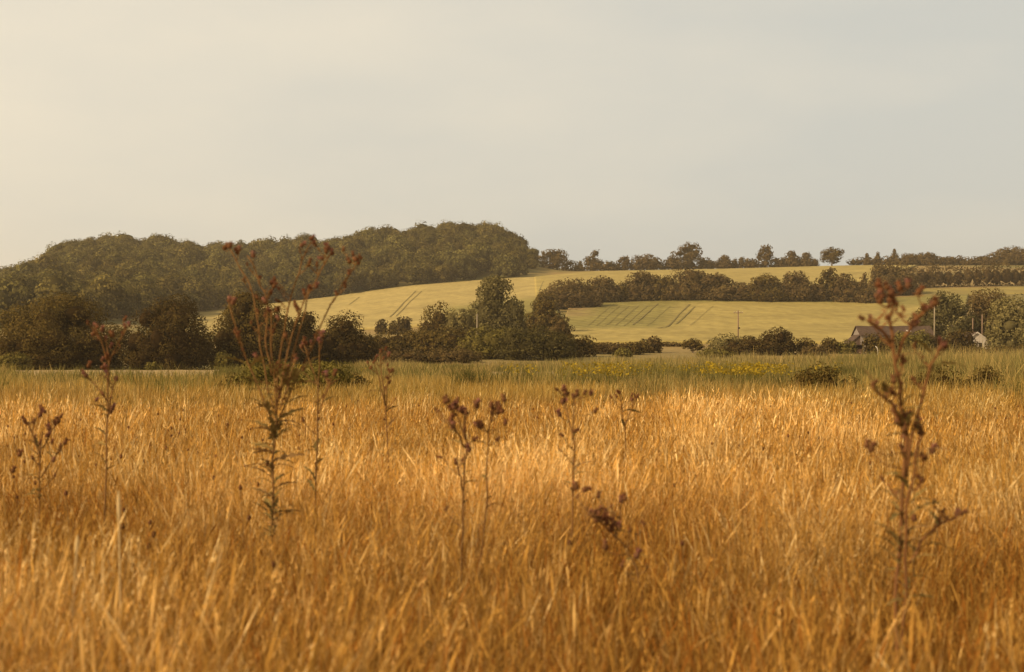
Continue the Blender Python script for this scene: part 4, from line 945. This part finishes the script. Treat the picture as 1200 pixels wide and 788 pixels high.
m.tube([(-.35, 0, hh), (-.05, 0, hh * .86), (.1, 0, hh * .6), (.12, 0, hh * .3), (0, 0, -.2)], .09, 7); tag(m.build('post', M_WHITE, smooth=True, loc=o), 'curved pale post in front of the barn bushes', 'post')

# ------------------------------------------------------------------ light, air, sky
SUN_EL, SUN_AZ = math.radians(30), math.radians(-118)     # azimuth from +Y towards +X: the sun stands on the left, a little ahead
sd = np.array([math.sin(SUN_AZ) * math.cos(SUN_EL), math.cos(SUN_AZ) * math.cos(SUN_EL), math.sin(SUN_EL)])
ld = bpy.data.lights.new('sun', 'SUN'); ld.energy = 4.8; ld.angle = math.radians(.6); ld.color = (1, .79, .50)
sun = link(bpy.data.objects.new('sun', ld)); sun.rotation_euler = mathutils.Vector(-sd).to_track_quat('-Z', 'Y').to_euler(); sun.location = (-30, 10, 40)

W = bpy.data.worlds.new('World'); S.world = W; W.use_nodes = True; nt = W.node_tree; nt.nodes.clear(); N = nt.nodes.new; L = nt.links.new
out = N('ShaderNodeOutputWorld'); sky = N('ShaderNodeTexSky'); sky.sky_type = 'NISHITA'; sky.sun_disc = False
sky.sun_elevation = SUN_EL; sky.sun_rotation = SUN_AZ; sky.dust_density = 4.0; sky.air_density = 1.0
bg = N('ShaderNodeBackground'); bg.inputs['Strength'].default_value = .05; L(sky.outputs[0], bg.inputs['Color'])
tc = N('ShaderNodeTexCoord'); mp = N('ShaderNodeMapping'); mp.inputs['Scale'].default_value = (1.0, 1.0, 3.0); L(tc.outputs['Generated'], mp.inputs[0])
nz = N('ShaderNodeTexNoise'); nz.inputs['Scale'].default_value = 4.2; nz.inputs['Detail'].default_value = 6; nz.inputs['Roughness'].default_value = .5; L(mp.outputs[0], nz.inputs['Vector'])
# thin high cloud, brighter towards the sun
dot = N('ShaderNodeVectorMath'); dot.operation = 'DOT_PRODUCT'; dot.inputs[1].default_value = tuple(sd); L(tc.outputs['Generated'], dot.inputs[0])
mr = N('ShaderNodeMapRange'); mr.inputs[1].default_value = -.5; mr.inputs[2].default_value = .38; L(dot.outputs['Value'], mr.inputs[0])
ad = N('ShaderNodeMath'); ad.operation = 'MULTIPLY_ADD'; ad.inputs[1].default_value = .7; ad.inputs[2].default_value = -.35; L(nz.outputs['Fac'], ad.inputs[0])
sm = N('ShaderNodeMath'); sm.operation = 'ADD'; sm.use_clamp = True; L(mr.outputs[0], sm.inputs[0]); L(ad.outputs[0], sm.inputs[1])
rp = N('ShaderNodeValToRGB'); rp.color_ramp.elements[0].color = (.635, .632, .568, 1); rp.color_ramp.elements[1].color = (1.06, .91, .67, 1)
L(sm.outputs[0], rp.inputs[0])
bg2 = N('ShaderNodeBackground'); bg2.inputs['Strength'].default_value = 1.0; 
# the veil of cloud is brightest low over the land and thins overhead
sx = N('ShaderNodeSeparateXYZ'); L(tc.outputs['Generated'], sx.inputs[0])
me = N('ShaderNodeMapRange'); me.interpolation_type = 'SMOOTHSTEP'; me.inputs[1].default_value = .22; me.inputs[2].default_value = .75; me.inputs[3].default_value = 1.0; me.inputs[4].default_value = .36; L(sx.outputs['Z'], me.inputs[0])
vm = N('ShaderNodeVectorMath'); vm.operation = 'SCALE'; L(rp.outputs[0], vm.inputs[0]); L(me.outputs[0], vm.inputs['Scale'])
L(vm.outputs[0], bg2.inputs['Color'])
mx = N('ShaderNodeMixShader'); mx.inputs[0].default_value = .82; L(bg.outputs[0], mx.inputs[1]); L(bg2.outputs[0], mx.inputs[2]); L(mx.outputs[0], out.inputs['Surface'])

hz = MB(); hz.box(-2700, 2700, -75, 2650, -1.2, 150)
m = bpy.data.materials.new('summer_haze'); nt = nodes(m); o2 = nt.nodes.new('ShaderNodeOutputMaterial'); pv = nt.nodes.new('ShaderNodeVolumePrincipled')
pv.inputs['Color'].default_value = (.95, .81, .60, 1); pv.inputs['Density'].default_value = .00016; pv.inputs['Anisotropy'].default_value = .2
nt.links.new(pv.outputs[0], o2.inputs['Volume'])
tag(hz.build('haze', m), 'thin warm summer haze over the whole valley', 'haze', kind='stuff')

# ------------------------------------------------------------------ camera
cd = bpy.data.cameras.new('camera'); cd.sensor_width = 36; cd.sensor_fit = 'HORIZONTAL'; cd.lens = 36 * F / 1200; cd.shift_y = (HZ - 394) / 1200
cd.clip_start = .1; cd.clip_end = 12000; cd.dof.use_dof = True; cd.dof.focus_distance = 120; cd.dof.aperture_fstop = 4.5
cam = link(bpy.data.objects.new('camera', cd)); cam.location = (0, 0, EYE); cam.rotation_euler = (math.pi / 2, 0, 0); S.camera = cam
S.render.engine = 'CYCLES'; S.cycles.max_bounces = 5; S.cycles.diffuse_bounces = 3; S.cycles.transmission_bounces = 3; S.cycles.volume_bounces = 0
S.cycles.use_denoising = True; S.cycles.denoiser = 'OPENIMAGEDENOISE'
S.view_settings.view_transform = 'Standard'; S.view_settings.look = 'None'; S.view_settings.exposure = .22; S.view_settings.gamma = 1
